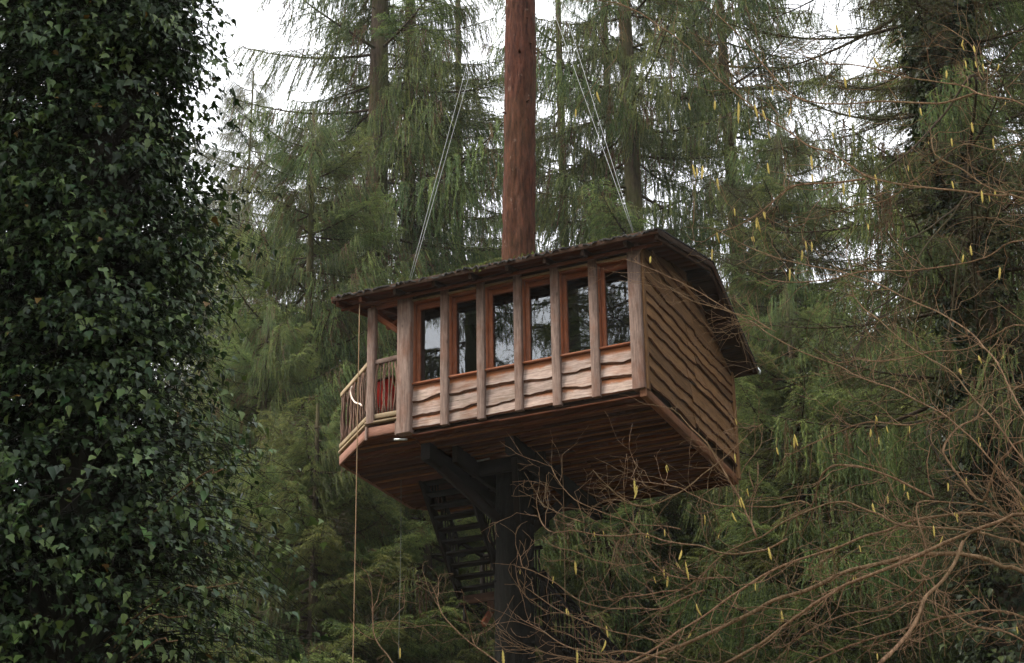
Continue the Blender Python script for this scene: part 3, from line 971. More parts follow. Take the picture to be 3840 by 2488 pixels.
# ----------------------------------------------------------------------------------------------
# the host tree
# ----------------------------------------------------------------------------------------------
def trunk_mesh(name, P, rad, mat, n=20, rough=0.02, seed=0, step=0.35, stubs=0, plates=0.0):
    rng = np.random.default_rng(seed)
    Q = smooth_line(P, step)
    r = np.interp(np.linspace(0, 1, len(Q)), np.linspace(0, 1, len(rad)), rad)
    g = G()
    T, N, B = frames(Q)
    a = np.linspace(0, 2 * np.pi, n, endpoint=False)
    ph = rng.random(6) * 6.28
    zz = np.arange(len(Q))[:, None] * step
    rr = r[:, None] * (1 + rough * (np.sin(3 * a + ph[0] + zz * 0.3) + np.sin(5 * a + ph[1] - zz * 0.5) + 0.8 * np.sin(zz * 1.3 + ph[2] + 2 * a)) + rough * 0.7 * rng.normal(size=(len(Q), n)))
    if plates:                                   # bark plates: ridges drawn out along the stem
        H = rng.normal(size=(len(Q), n))
        for _ in range(3):
            H = (np.roll(H, 1, 0) + H + np.roll(H, -1, 0)) / 3
        H2 = H.copy()
        for _ in range(10):
            H2 = (np.roll(H2, 1, 0) + H2 + np.roll(H2, -1, 0)) / 3
        H2 = (np.roll(H2, 1, 1) + 2 * H2 + np.roll(H2, -1, 1)) / 4
        rr = rr + plates * (0.5 * H / H.std() + 0.9 * np.tanh(1.6 * H2 / H2.std()))
    V = Q[:, None] + rr[..., None] * (np.cos(a)[None, :, None] * N[:, None] + np.sin(a)[None, :, None] * B[:, None])
    i = np.arange(len(Q) - 1)[:, None] * n
    j = np.arange(n)[None]
    F = np.stack([i + j, i + (j + 1) % n, i + n + (j + 1) % n, i + n + j], -1).reshape(-1, 4)
    g.add(V.reshape(-1, 3), F)
    for _ in range(stubs):
        k = rng.integers(2, len(Q) - 2)
        th = rng.random() * 6.28
        d = math.cos(th) * N[k] + math.sin(th) * B[k]
        L = rng.uniform(0.03, 0.12)
        g.add(*tube([Q[k] + d * r[k] * 0.9, Q[k] + d * (r[k] + L * 0.5), Q[k] + d * (r[k] + L) + (0, 0, -0.02)], [0.025, 0.018, 0.008], 5))
    return g.mesh(name, [mat], True)


base = house(1.02, 1.75, 0)
tz = HO[2]
HT = thing('host_tree', 'reddish brown bare trunk that carries the treehouse and rises through its roof', 'tree', (base[0], base[1], 0))
pts = [house(*q) - np.array([base[0], base[1], 0]) for q in ((1.0, 1.75, -tz - 0.3), (1.0, 1.75, -6), (1.05, 1.75, -3.25), (1.10, 1.75, -0.2), (1.225, 1.75, 3.45), (1.36, 1.75, 8.34), (1.43, 1.75, 12.0), (1.6, 1.75, 20))]
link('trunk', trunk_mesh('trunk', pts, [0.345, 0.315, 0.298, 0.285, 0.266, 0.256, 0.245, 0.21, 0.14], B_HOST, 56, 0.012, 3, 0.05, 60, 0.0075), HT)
HT_ROOT = HT

# ----------------------------------------------------------------------------------------------
# spruces
# ----------------------------------------------------------------------------------------------
def unit(v):
    return v / (np.linalg.norm(v, axis=-1, keepdims=True) + 1e-12)


def needles(g, P, D, rng, per, ln, wd, tint, spread=0.8):
    """Needle tufts on twig points P that run along D: `per` slim triangles each, leaning along the twig."""
    n = len(P)
    if n == 0:
        return
    P = np.repeat(P, per, 0)
    D = np.repeat(unit(D), per, 0)
    r = unit(rng.normal(size=P.shape))
    r = unit(r - D * (r * D).sum(1, keepdims=True))
    d = unit(D + r * spread * rng.uniform(0.5, 1.3, (len(P), 1)))
    s = unit(np.cross(d, rng.normal(size=P.shape)))
    L = ln * rng.uniform(0.6, 1.3, (len(P), 1))
    V = np.stack([P - s * wd * 0.5, P + s * wd * 0.5, P + d * L], 1).reshape(-1, 3)
    tt = np.repeat(np.broadcast_to(np.asarray(tint, float), (n,)), per)
    g.add(V, np.arange(len(V)).reshape(-1, 3), 1, np.clip(tt + rng.normal(0, 0.07, len(tt)), 0, 1))


def bough(name, seed, kind, mats):
    """One bough, 4 m long along +x: a drooping limb, side shoots, and the hanging twigs of an old spruce."""
    rng = np.random.default_rng(seed)
    g = G()
    s = np.linspace(0, 1, 14)
    a, b_ = (rng.uniform(0.25, 0.45), rng.uniform(0.2, 0.4))
    wig = rng.normal(0, 0.12)
    P = np.stack([4 * s, 4 * 0.1 * wig * np.sin(s * 5), 4 * (-a * s + b_ * s ** 2.2)], -1)
    g.add(*tube(P, np.linspace(0.045, 0.008, 14), 5), 0)
    T = unit(np.gradient(P, axis=0))
    nsec = {'weep': 30, 'lush': 34, 'sparse': 30, 'dead': 24, 'far': 20}[kind]
    side = 1
    for k in range(nsec):
        f = 0.12 + 0.87 * (k + rng.random()) / nsec
        p = np.array([np.interp(f, s, P[:, c]) for c in range(3)])
        tg = unit(np.array([np.interp(f, s, T[:, c]) for c in range(3)]))
        side = -side
        l = (1.15 * (1 - f) ** 0.8 + 0.28) * rng.uniform(0.6, 1.2)
        if kind == 'lush':
            l *= 1.25
        d = unit(tg * rng.uniform(0.5, 0.9) + np.array([0, side * rng.uniform(0.6, 1.0), rng.uniform(-0.15, 0.2)]))
        tt = np.linspace(0, 1, 6)
        droop = {'weep': 0.55, 'lush': 0.3, 'sparse': 0.25, 'dead': 0.15, 'far': 0.5}[kind]
        Q = p + np.outer(tt * l, d) + np.outer(-droop * l * tt ** 2, [0, 0, 1.0]) + rng.normal(0, 0.012, (6, 3)) * tt[:, None]
        g.add(*tube(Q, np.linspace(0.012, 0.004, 6), 3, cap=False), 0)
        tint = np.clip(rng.normal(0.5, 0.13) + 0.25 * f, 0.16, 1.0)
        brown = rng.random() < (0.16 if kind in ('weep', 'far') else 0.05)
        if kind == 'dead':
            for q in range(6):                                       # bare, fine side twigs
                j = rng.integers(1, 6)
                dd = unit(d + rng.normal(0, 0.7, 3) + np.array([0, 0, -0.3]))
                e = Q[j] + np.outer(np.linspace(0, 1, 4) * rng.uniform(0.15, 0.5), dd) + np.outer(np.linspace(0, 1, 4) ** 2 * -0.08, [0, 0, 1.0])
                g.add(*tube(e, np.linspace(0.006, 0.003, 4), 3, cap=False), 0)
            continue
        m = max(4, int(l / 0.045))
        tl = np.linspace(0.1, 1, m)
        QQ = np.stack([np.interp(tl, tt, Q[:, c]) for c in range(3)], -1)
        DD = unit(np.gradient(QQ, axis=0))
        keep = rng.random(m) < {'weep': 0.9, 'lush': 1, 'sparse': 0.5, 'far': 0.9}[kind]
        needles(g, QQ[keep], DD[keep], rng, 3 if kind != 'far' else 2, 0.075, 0.016 if kind != 'far' else 0.035, 0.05 if brown else min(1, tint + 0.18), 0.9)
        # hanging twigs
        nh = int(l / {'weep': 0.085, 'lush': 0.06, 'sparse': 0.07, 'far': 0.12}[kind])
        for h in range(nh):
            f2 = rng.uniform(0.08, 1)
            hp = np.array([np.interp(f2, tt, Q[:, c]) for c in range(3)])
            if kind == 'far':
                hl = (0.15 + 0.5 * rng.random() ** 1.5)
                hd = np.array([0, 0, -1.0]) + d * rng.uniform(-0.05, 0.9) + rng.normal(0, 0.2, 3)
                curl = np.array([0, 0, 0.0])
            elif kind == 'weep':
                hl = (0.22 + 0.85 * rng.random() ** 1.6) * (1.15 - 0.45 * f2)
                hd = np.array([0, 0, -1.0]) + d * rng.uniform(-0.05, 0.25) + rng.normal(0, 0.1, 3)
                curl = np.array([0, 0, 0.0])
            elif kind == 'lush':
                hl = rng.uniform(0.7, 1.1) * (0.42 * (1 - f2) + 0.12)          # side twigs lie in one plane: a flat, drooping spray
                sdv = unit(np.cross(d, np.array([0, 0, 1.0]))) * (1 if h % 2 else -1)
                hd = d * rng.uniform(0.7, 1.0) + sdv * rng.uniform(0.6, 0.95) + np.array([0, 0, rng.uniform(-0.35, 0.05)]) + rng.normal(0, 0.08, 3)
                curl = np.array([0, 0, -0.4])
            else:
                hl = rng.uniform(0.12, 0.4)
                hd = d * rng.uniform(0.2, 0.8) + rng.normal(0, 0.5, 3) + np.array([0, 0, -0.25])
                curl = np.array([0, 0, -0.3])
            st = 0.036 if kind != 'far' else 0.08
            mm = max(3, int(hl / st))
            u = np.linspace(0, 1, mm)
            HP = hp + np.outer(u * hl, unit(hd)) + np.outer(u ** 2 * hl, curl) + np.cumsum(rng.normal(0, 0.004, (mm, 3)), 0)
            HD = unit(np.gradient(HP, axis=0))
            tn = (0.04 if brown and rng.random() < 0.8 else np.clip(tint + rng.normal(0, 0.17) - (0.1 if kind == 'weep' else 0), 0.16, 1))
            if kind == 'sparse':
                g.add(*tube(HP[[0, mm // 2, -1]], [0.004, 0.003, 0.002], 3, cap=False), 0)
                kp = rng.random(mm) < 0.6
                needles(g, HP[kp], HD[kp], rng, 2, 0.055, 0.012, tn, 0.8)
            elif kind == 'far':
                needles(g, HP, HD, rng, 2, 0.10, 0.035, tn, 0.6)
            else:
                if kind == 'lush':
                    tn = np.clip(tn - 0.12 + 0.42 * u, 0, 1)            # fresh light tips
                needles(g, HP, HD, rng, 3, 0.07 if kind == 'weep' else 0.06, 0.02 if kind == 'weep' else 0.017, tn, 0.42 if kind == 'weep' else 0.7)
    return g.mesh(name, mats)


BOUGHS = {
    'weep': [bough('bough', 20 + i, 'weep', [B_LIMB, L_SPRUCE]) for i in range(6)],
    'lush': [bough('bough', 40 + i, 'lush', [B_LIMB, L_SPRUCE]) for i in range(5)],
    'sparse': [bough('bough', 60 + i, 'sparse', [B_LIMB, L_BROWN]) for i in range(4)],
    'dead': [bough('dead_bough', 80 + i, 'dead', [B_LIMB, L_BROWN]) for i in range(4)],
    'far': [bough('bough', 90 + i, 'far', [B_LIMB, L_SPRUCE]) for i in range(4)],
}
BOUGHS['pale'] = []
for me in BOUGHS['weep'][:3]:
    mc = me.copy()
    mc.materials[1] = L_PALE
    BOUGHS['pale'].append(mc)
SP_TRUNKS = {}


def crown_mesh(name, seed, height, lmax, n, z0, leafmat, pw=0.75):
    """The whole crown of a distant spruce in one mesh: far boughs set round the stem."""
    rng = random.Random(seed)
    V, F, M, T = [], [], [], []
    nv = 0
    src = []
    for me in BOUGHS['far']:
        co = np.empty(len(me.vertices) * 3, np.float32)
        me.vertices.foreach_get('co', co)
        ix = np.empty(len(me.polygons) * 3, np.int32)
        me.loops.foreach_get('vertex_index', ix)
        mi = np.empty(len(me.polygons), np.int32)
        me.polygons.foreach_get('material_index', mi)
        ti = np.empty(len(me.polygons), np.float32)
        me.attributes['tint'].data.foreach_get('value', ti)
        src.append((co.reshape(-1, 3), ix.reshape(-1, 3), mi, ti))
    g = G()
    ga = 0
    for i in range(n):
        z = z0 + (height - 0.2 - z0) * (i + rng.random()) / n
        rel = 1 - z / height
        L = max(0.4, lmax * min(1, 1.2 * rel ** pw)) * rng.uniform(0.7, 1.15) / 4
        ga += 2.39996 + rng.uniform(-0.5, 0.5)
        co, ix, mi, ti = rng.choice(src)
        mat = np.array(Matrix.Rotation(ga, 3, 'Z') @ Matrix.Rotation(rng.uniform(-0.1, 0.2), 3, 'Y'))
        P = (co * np.array([L, L, max(0.5, L)])) @ mat.T + np.array([0, 0, z])
        g.V.append(P)
        g.F.append(ix + g.n)
        g.M.append(mi)
        g.T.append(np.clip(ti + rng.uniform(-0.12, 0.12), 0.0, 1))
        g.n += len(P)
    return g.mesh(name, [B_LIMB, leafmat])


CROWNS = {}


def far_spruce(x, y, height, lmax, label, group, seed, n=80, z0=2.0, r0=0.26, leafmat=L_SPRUCE):
    rng = random.Random(seed)
    root = thing('spruce_tree', label, 'tree', (x, y, float(ground_z(x, y))), rng.random() * 6.28, group)
    key = (round(height / 8), seed % 3, n, leafmat.name)
    H0 = max(8, key[0] * 8)
    if key not in CROWNS:
        CROWNS[key] = (crown_mesh('crown', seed, H0, lmax, n, z0 * H0 / height, leafmat), trunk_mesh('trunk', [(0, 0, -0.4), (0.05, 0, H0 * 0.5), (0, 0, H0)], [r0 * 1.2, r0 * 0.7, 0.03], B_SPRUCE, 9, 0.02, seed, 1.5, 12))
    k = height / H0
    for nm, me in zip(('crown', 'trunk'), CROWNS[key]):
        o = link(nm, me, root)
        o.scale = (k ** 0.5, k ** 0.5, k)
    return root


def spruce(px, d, height, label, r0=0.3, lmax=3.6, n=95, z0=3.0, mix=(('weep', 1.0),), seed=0, group=None, dead_below=0.0, lean=0.0, zmax=None, pw=0.8, xy=None, keep=None, name='spruce_tree', lmin=0.5, open_front=0.0, per=5):
    """A spruce whose trunk stands at depth-row d below the sight line of column px."""
    rng = random.Random(seed)
    if xy is None:
        q = at(px, 1244, d)
        sc = d / q[1]
        x, y = q[0], q[1]
        y = d
        x = (q[0]) * (d / q[1])
    else:
        x, y = xy
    gz = float(ground_z(x, y))
    root = thing(name, label, 'tree', (x, y, gz), rng.random() * 6.28, group)
    key = (round(height), round(r0, 2))
    if key not in SP_TRUNKS:
        P = [(0, 0, -0.4), (0.03, 0.02, height * 0.3), (-0.03, 0.04, height * 0.6), (0.0, 0.0, height)]
        SP_TRUNKS[key] = trunk_mesh('trunk', P, [r0 * 1.25, r0, r0 * 0.75, r0 * 0.45, 0.03], B_SPRUCE, 14, 0.02, seed, 0.7, 30)
    link('trunk', SP_TRUNKS[key], root)
    crown = link('crown', None, root)
    kinds, wts = [k for k, _ in mix], [w for _, w in mix]
    ga = rng.random() * 6.28
    top = min(height, zmax or height)
    nwh = max(1, n // per)
    for i in range(nwh * per):
        f = (i // per + 0.5 + rng.gauss(0, 0.13)) / nwh           # boughs stand in whorls, one storey above the other
        if i % per == 0:
            wl = rng.uniform(0.75, 1.15)
        z = z0 + (top - 0.3 - z0) * min(1, max(0, f))
        rel = 1 - z / height
        L = wl * max(lmin, lmax * min(1, 1.25 * rel ** pw)) * rng.uniform(0.7, 1.15)
        kd = 'dead' if z < dead_below and rng.random() < 0.75 else rng.choices(kinds, wts)[0]
        ga += 6.2832 / per * (1.0 if i % per else 1.37) + rng.uniform(-0.4, 0.4)
        if open_front and math.cos(ga + root.rotation_euler.z + math.pi / 2) > 0.45 and rng.random() < open_front:
            continue
        o = link('bough' if kd != 'dead' else 'dead_bough', rng.choice(BOUGHS[kd]), crown)
        o.location = (0, 0, z)
        o.rotation_euler = (rng.uniform(-0.2, 0.2), rng.uniform(-0.12, 0.16) - 0.5 * (1 - rel) ** 3, ga)
        sc = L / 4
        sv = max(0.55, sc)
        o.scale = (sc, sc * rng.uniform(0.85, 1.2), sv * rng.uniform(0.9, 1.15))
    return root


W_ = (('weep', 1.0), ('lush', 0.15))
TALL = dict(z0=8.0, zmax=35.5, pw=0.45)
spruce(1412, 44, 46, 'tall spruce with a thick mossy trunk left of the red trunk, behind the deck roof', 0.42, 4.9, 180, mix=W_, seed=1, dead_below=13, open_front=0.3, **TALL)
spruce(1530, 47, 47, 'slimmer spruce whose trunk stands close to the right of the thick mossy one', 0.28, 3.5, 115, mix=W_, seed=2, dead_below=14, open_front=0.3, **TALL)
spruce(2404, 42, 45, 'tall spruce whose dark trunk rises behind the right end of the roof', 0.3, 4.2, 165, mix=W_, seed=3, dead_below=13, open_front=0.3, **TALL)
spruce(2320, 50, 46, 'thin dark trunked spruce just behind the one over the right roof end', 0.2, 2.6, 60, mix=W_, seed=4, **TALL)
spruce(1150, 39, 25, 'bushy spruce with grey green hanging twigs between the ivy and the deck', 0.24, 5.2, 210, 5, (('weep', 1), ('lush', 0.3)), 5, pw=0.55)
spruce(1720, 54, 48, 'spruce of drooping curtains left of the red trunk, behind the cables', 0.22, 4.4, 135, mix=W_, seed=6, **TALL)
spruce(2130, 52, 47, 'spruce of drooping curtains right of the red trunk, behind the cables', 0.22, 4.3, 130, mix=W_, seed=7, **TALL)
spruce(2790, 46, 44, 'dense dark spruce filling the gap right of the roof ridge', 0.26, 4.3, 175, mix=W_, seed=8, **TALL)
spruce(2980, 37, 23, 'shorter spruce with brownish twigs right of the gable wall', 0.2, 4.4, 260, 5, (('weep', 1), ('lush', 0.5), ('sparse', 0.3)), 9, pw=0.55)
spruce(1600, 34, 16.5, 'young spruce with light green tips beneath the deck, left of the staircase', 0.2, 4.2, 200, 4, (('lush', 1), ('weep', 0.3)), 10, pw=0.5)
spruce(1200, 32, 14.6, 'young spruce with light green tips low down behind the hanging rope', 0.18, 4.0, 190, 4, (('lush', 1), ('weep', 0.35), ('dead', 0.2)), 11, pw=0.5)
spruce(1000, 36, 18.5, 'mid sized spruce low down beside the ivy leaves', 0.2, 4.2, 220, 4, (('lush', 0.7), ('weep', 1)), 12, pw=0.5)
spruce(2280, 36, 17.5, 'dark spruce low down right of the trunk under the house floor', 0.2, 4.2, 220, 4, (('lush', 0.6), ('weep', 1)), 13, pw=0.5)
spruce(2620, 38, 19.5, 'spruce below the right corner of the house behind the catkin twigs', 0.22, 4.4, 240, 4, (('lush', 0.8), ('weep', 1)), 14, pw=0.5)
spruce(2960, 33, 17.0, 'bluish green spruce with fanned boughs right of the house corner', 0.2, 4.0, 200, 4, (('lush', 1), ('weep', 0.4)), 15, pw=0.5)
spruce(3340, 42, 20.5, 'hazy green spruce low in the gap before the ivy wrapped trunk', 0.22, 4.4, 220, 4, (('lush', 0.5), ('weep', 1)), 16, pw=0.5)
spruce(1930, 41, 19.0, 'spruce hidden behind the trunk and the stair landing', 0.2, 4.2, 200, 4, (('lush', 0.6), ('weep', 1)), 17, pw=0.5)
spruce(3800, 31, 28.0, 'tall dark spruce behind the ivy wrapped trunk at the right edge', 0.24, 4.2, 240, 4, (('lush', 0.6), ('weep', 1)), 18, pw=0.5)
spruce(3540, 46, 27.0, 'spruce with hanging twigs just left of the ivy wrapped trunk, behind it', 0.2, 3.4, 170, 8, (('weep', 1),), 19, pw=0.5)
# far rows: too distant to tell their boughs apart
rngf = random.Random(99)
far_spots = [(880, 82, 50), (790, 92, 46), (960, 96, 42), (700, 75, 32), (1080, 70, 29), (1250, 78, 42), (1480, 74, 40), (1650, 82, 44), (1850, 76, 42), (2050, 84, 44), (2230, 72, 42), (2500, 80, 44), (2620, 66, 38),
             (2700, 72, 38), (2900, 85, 36), (3080, 78, 30), (3250, 92, 36), (3420, 76, 30), (3660, 88, 40), (3750, 80, 44), (560, 84, 30), (3300, 66, 26), (2960, 62, 26), (1340, 60, 28), (900, 60, 22), (2450, 60, 28), (1980, 62, 30),
             (400, 70, 26), (3680, 62, 28), (1560, 60, 30), (1760, 66, 34), (1180, 62, 25), (2200, 60, 32), (2780, 60, 30)]
for i, (px, d, h) in enumerate(far_spots):
    q = at(px, 1244, d)
    if i > 3:
        h = min(h, d * math.tan(R(rngf.uniform(18, 24.5) if px < 2900 else rngf.uniform(16, 20.5))) + 1.6 - float(ground_z(0, d)))
    if i < 4 or px in (3250, 3300, 3420):
        continue
    far_spruce(q[0] * d / q[1], d, h, 5.0, 'hazy spruce of the far rows behind the treehouse', 'hazy spruces of the far rows', 200 + i, 130, 3.0)
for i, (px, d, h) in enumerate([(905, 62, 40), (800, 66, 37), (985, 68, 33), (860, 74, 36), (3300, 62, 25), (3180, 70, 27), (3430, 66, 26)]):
    spruce(px, d, h, ('spruce coloured pale for haze in the misty gap between the ivy and the mossy trunk' if i < 4 else 'spruce coloured pale for haze in the misty gap beside the ivy wrapped trunk'), 0.15, 4.8, 190, 6,
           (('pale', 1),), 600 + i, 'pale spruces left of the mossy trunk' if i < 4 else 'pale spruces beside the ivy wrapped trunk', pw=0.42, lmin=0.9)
for i in range(60):
    d = rngf.uniform(96, 175)
    q = at(rngf.uniform(-300, 4100), 1244, d)
    far_spruce(q[0] * d / q[1], d, rngf.uniform(20, 30), 5.0, 'spruce on the wooded slope far behind everything', 'spruces on the far slope', 300 + i, 70, 1.5)
# the wood goes on round the clearing: the windows mirror the trees on our side, those on the right shade the gable
for i, (x, y, h) in enumerate([(-11.5, 11, 36), (-15, 14.5, 38), (-9, 7.5, 36), (-17, 9, 40), (-13, 3, 38), (-20, 13, 42), (-8, 2, 34), (-22, 4, 42), (-17, -3, 42), (-27, 9, 42), (-11, -6, 36), (-25, -4, 42)]):
    if i < 3:
        spruce(0, 0, h, 'spruce across the clearing, mirrored in the treehouse windows', 0.3, 4.2, 90, 8, (('weep', 1), ('lush', 0.3)), 400 + i, 'spruces mirrored in the windows', xy=(x, y), zmax=34, pw=0.5)
        continue
    far_spruce(x, y, h, 4.6, 'spruce across the clearing, mirrored in the treehouse windows', 'spruces mirrored in the windows', 400 + i, 110, 3.0)
for i, (x, y, h) in enumerate([(11.5, 27, 28), (13, 19, 30), (15.5, 34, 32), (18, 25, 30), (11, 12.5, 26), (15, 6, 28)]):
    far_spruce(x, y, h, 4.6, 'spruce of the wood that closes the clearing beyond the hazel', 'spruces beyond the hazel', 500 + i, 110, 3.0)

# the nearer spruce on the right, trunk wrapped in ivy
RT_D = 23.0
rt_q = at(3660, 1244, RT_D)
RTX, RTY = rt_q[0] * RT_D / rt_q[1], RT_D
RT = spruce(0, 0, 34, 'near spruce at the right whose trunk is wrapped in dark ivy', 0.30, 2.8, 140, 8.5, (('sparse', 1.0), ('weep', 0.4), ('dead', 0.3)), 77, xy=(RTX, RTY), lmin=1.0, zmax=23, pw=0.5)

# ----------------------------------------------------------------------------------------------
# ivy
# ----------------------------------------------------------------------------------------------
LEAF_V = np.array([(0, 0, 0), (-0.34, 0.08, 0.05), (-0.40, 0.34, 0.02), (-0.24, 0.52, 0.05), (0, 1.1, -0.16), (0.24, 0.52, 0.05), (0.40, 0.34, 0.02), (0.34, 0.08, 0.05), (0, 0.42, -0.05)])
LEAF_F = np.array([(0, 8, 1), (1, 8, 2), (2, 8, 3), (3, 8, 4), (4, 8, 5), (5, 8, 6), (6, 8, 7), (7, 8, 0)])[:, ::-1]


def leaf_frames(P, N, D, size):
    """Matrices (k,3,3): x across, y to the tip, z the face."""
    y = unit(D)
    z = unit(N - y * (N * y).sum(1, keepdims=True))
    x = np.cross(y, z)
    return np.stack([x, y, z], -1) * size[:, None, None]


def ivy_mass(root, axis, z_lo, z_hi, n_shoots, reach, r_in, leaf, seed, mat, n_single, leaves_per=13, gap=0.0, az=(0, 6.283), tufts=0):
    rng = np.random.default_rng(seed)
    Ps, Ns, Ds, Ss, Ts = [], [], [], [], []
    gt = G()
    # dark hollows: centres on the (angle, height) surface where few shoots grow
    hol = np.stack([rng.uniform(0, 6.283, 40), rng.uniform(z_lo, z_hi, 40), rng.uniform(0.2, 0.6, 40)], -1)
    tz, tp, tr = rng.uniform(z_lo, z_hi, max(1, tufts)), rng.uniform(*az, max(1, tufts)), rng.uniform(0.55, 1.32, max(1, tufts))
    for s in range(n_shoots):
        z0 = rng.uniform(z_lo, z_hi)
        phi = rng.uniform(*az)
        grow = 1.0
        if tufts and rng.random() < 0.8:                  # most shoots spring in tufts, one above the other
            q = rng.integers(tufts)
            z0, phi, grow = tz[q] + rng.normal(0, 0.11), tp[q] + rng.normal(0, 0.15), tr[q]
        dh = np.hypot((np.angle(np.exp(1j * (phi - hol[:, 0])))) * 0.9, z0 - hol[:, 1]) / hol[:, 2]
        if rng.random() < gap * np.exp(-dh.min() ** 2) * 1.3:
            continue
        ax = axis(z0)
        L = reach(z0, phi) * rng.uniform(0.45, 1.05) * grow
        k = leaves_per
        t = np.linspace(0, 1, 9)
        rise, drop = rng.uniform(0.15, 0.55), rng.uniform(0.3, 0.8)
        rad = r_in + L * t
        swing = phi + rng.normal(0, 0.35) * t
        P = np.stack([ax[0] + rad * np.cos(swing), ax[1] + rad * np.sin(swing), z0 + L * (rise * t - drop * t ** 2)], -1) + rng.normal(0, 0.012, (9, 3))
        gt.add(*tube(P, np.linspace(0.008, 0.003, 9) * leaf / 0.09, 3, cap=False))
        tl = np.clip(rng.uniform(0.2, 1.03, k), 0, 1)
        Q = np.stack([np.interp(tl, t, P[:, c]) for c in range(3)], -1) + rng.normal(0, 0.045, (k, 3)) * leaf / 0.09
        outw = np.stack([np.cos(np.interp(tl, t, swing)), np.sin(np.interp(tl, t, swing)), np.zeros(k)], -1)
        N = outw * rng.uniform(0.3, 1.0, (k, 1)) + np.array([0, 0, 1.0]) * rng.uniform(0.4, 1.2, (k, 1)) + rng.normal(0, 0.33, (k, 3))
        D = outw * rng.uniform(0.1, 0.9, (k, 1)) + np.array([0, 0, -1.0]) * rng.uniform(0.3, 1.0, (k, 1)) + rng.normal(0, 0.4, (k, 3))
        Ps.append(Q), Ns.append(unit(N)), Ds.append(unit(D))
        Ss.append(leaf * (0.45 + 0.95 * rng.random(k) ** 0.8) * rng.uniform(0.75, 1.2))
        Ts.append(np.clip(rng.normal(0.42, 0.2) + 0.5 * (tl - 0.5) + rng.normal(0, 0.15, k), 0.03, 1))
    P, N, D, Sz, T = map(np.concatenate, (Ps, Ns, Ds, Ss, Ts))
    yel = rng.random(len(P)) < 0.004
    T[yel] = 0.0
    M = leaf_frames(P, N, D, Sz)
    # the leaves that show largest: facing us, outermost, each an object of its own
    view = unit(EYE_N - P)
    score = (N * view).sum(1) * Sz / np.linalg.norm(P - EYE_N, axis=1) + 0.004 * 0
    dist = np.linalg.norm(P[:, :2] - np.array([axis(z)[:2] for z in P[:, 2]]), axis=1)
    score = score * (0.3 + dist) * rng.uniform(0.4, 1.0, len(P))
    rx = np.stack([(P - EYE_N) @ np.array([1, 0, 0]), (P - EYE_N) @ np.array([0, CP, SP]), (P - EYE_N) @ np.array([0, -SP, CP])], -1)
    inview = (np.abs(rx[:, 0] / rx[:, 1]) < 1900 / FPX) & (np.abs(rx[:, 2] / rx[:, 1]) < 1220 / FPX)
    score = np.where(inview, score, -1)
    order = np.argsort(-score)
    single = order[:n_single]
    rest = order[n_single:]
    Rm = np.array(root.matrix_basis.inverted()) if False else None
    off = np.array(root.location)
    if n_single:
        base_me = []
        for kq in range(12):
            tv = (kq + 0.5) / 12
            g = G()
            lv = LEAF_V.copy()
            lv[[1, 7], 0] *= rng.uniform(0.75, 1.25)
            lv[[3, 5], 0] *= rng.uniform(0.75, 1.35)
            lv[4, 1] *= rng.uniform(0.8, 1.2)
            lv[4, 2] += rng.normal(-0.05, 0.12)
            lv[[2, 6], 2] += rng.normal(0.02, 0.08, 2)
            g.add(lv, LEAF_F, 0, tv)
            base_me.append(g.mesh('leaf', [mat]))
        for q in single:
            o = link('leaf', base_me[int(np.clip(T[q] * 12 + rng.normal(0, 1), 0, 11.99))], root)
            m4 = Matrix(M[q].tolist()).to_4x4()
            m4.translation = Vector(P[q] - off)
            o.matrix_local = m4
    g = G()
    Pr, Mr, Tr = P[rest] - off, M[rest], T[rest]
    LV = np.repeat(LEAF_V[None], len(rest), 0)                     # young leaves are lobed, old ones nearly entire; each bends its own way
    lob = rng.uniform(0, 1, len(rest))
    LV[:, [1, 7], 0] *= (0.75 + 0.5 * lob)[:, None]
    LV[:, [2, 6], 0] *= (0.8 + 0.45 * lob)[:, None]
    LV[:, [3, 5], 0] *= (1.35 - 0.6 * lob)[:, None]
    LV[:, 4, 1] *= rng.uniform(0.8, 1.2, len(rest))
    LV[:, 4, 2] += rng.normal(-0.05, 0.12, len(rest))
    LV[:, [2, 6], 2] += rng.normal(0.02, 0.07, (len(rest), 2))
    V = (np.einsum('kij,kvj->kvi', Mr, LV) + Pr[:, None]).reshape(-1, 3)
    F = (np.arange(len(rest))[:, None, None] * len(LEAF_V) + LEAF_F[None]).reshape(-1, 3)
    g.add(V, F, 0, np.repeat(Tr, len(LEAF_F)))
    tag(g.build('foliage', mat, root), kind='stuff')
    gt.V = [v - off for v in gt.V]
    tag(gt.build('shoots', B_IVY, root), kind='stuff')


IV_D = 14.2
iv = at(330, 1244, IV_D)
IVX, IVY_ = iv[0] * IV_D / iv[1], IV_D
IT = thing('ivy_clad_tree', 'big tree trunk smothered in glossy dark green ivy beside the treehouse deck', 'tree', (IVX, IVY_, 0))
link('trunk', trunk_mesh('trunk', [(0, 0, -0.3), (0.03, 0, 5), (-0.04, 0.05, 9), (0.02, 0, 13.3)], [0.5, 0.42, 0.38, 0.33], B_IVY, 18, 0.05, 9, 0.4), IT)


def iv_reach(z, phi):
    # how far the shoots stand out at each height, measured on the right-hand outline
    prof = np.interp(z, [3.0, 4.7, 5.4, 6.0, 7.0, 7.6, 8.1, 9.2, 10.2, 11.2, 13], [1.5, 1.75, 2.0, 1.9, 1.6, 1.15, 1.05, 1.3, 1.2, 1.0, 0.8])
    return max(0.25, prof - 0.3) + 0.7 * max(0.0, -math.cos(phi)) ** 0.5 * (0.6 if math.sin(phi) > -0.3 else 0.2)


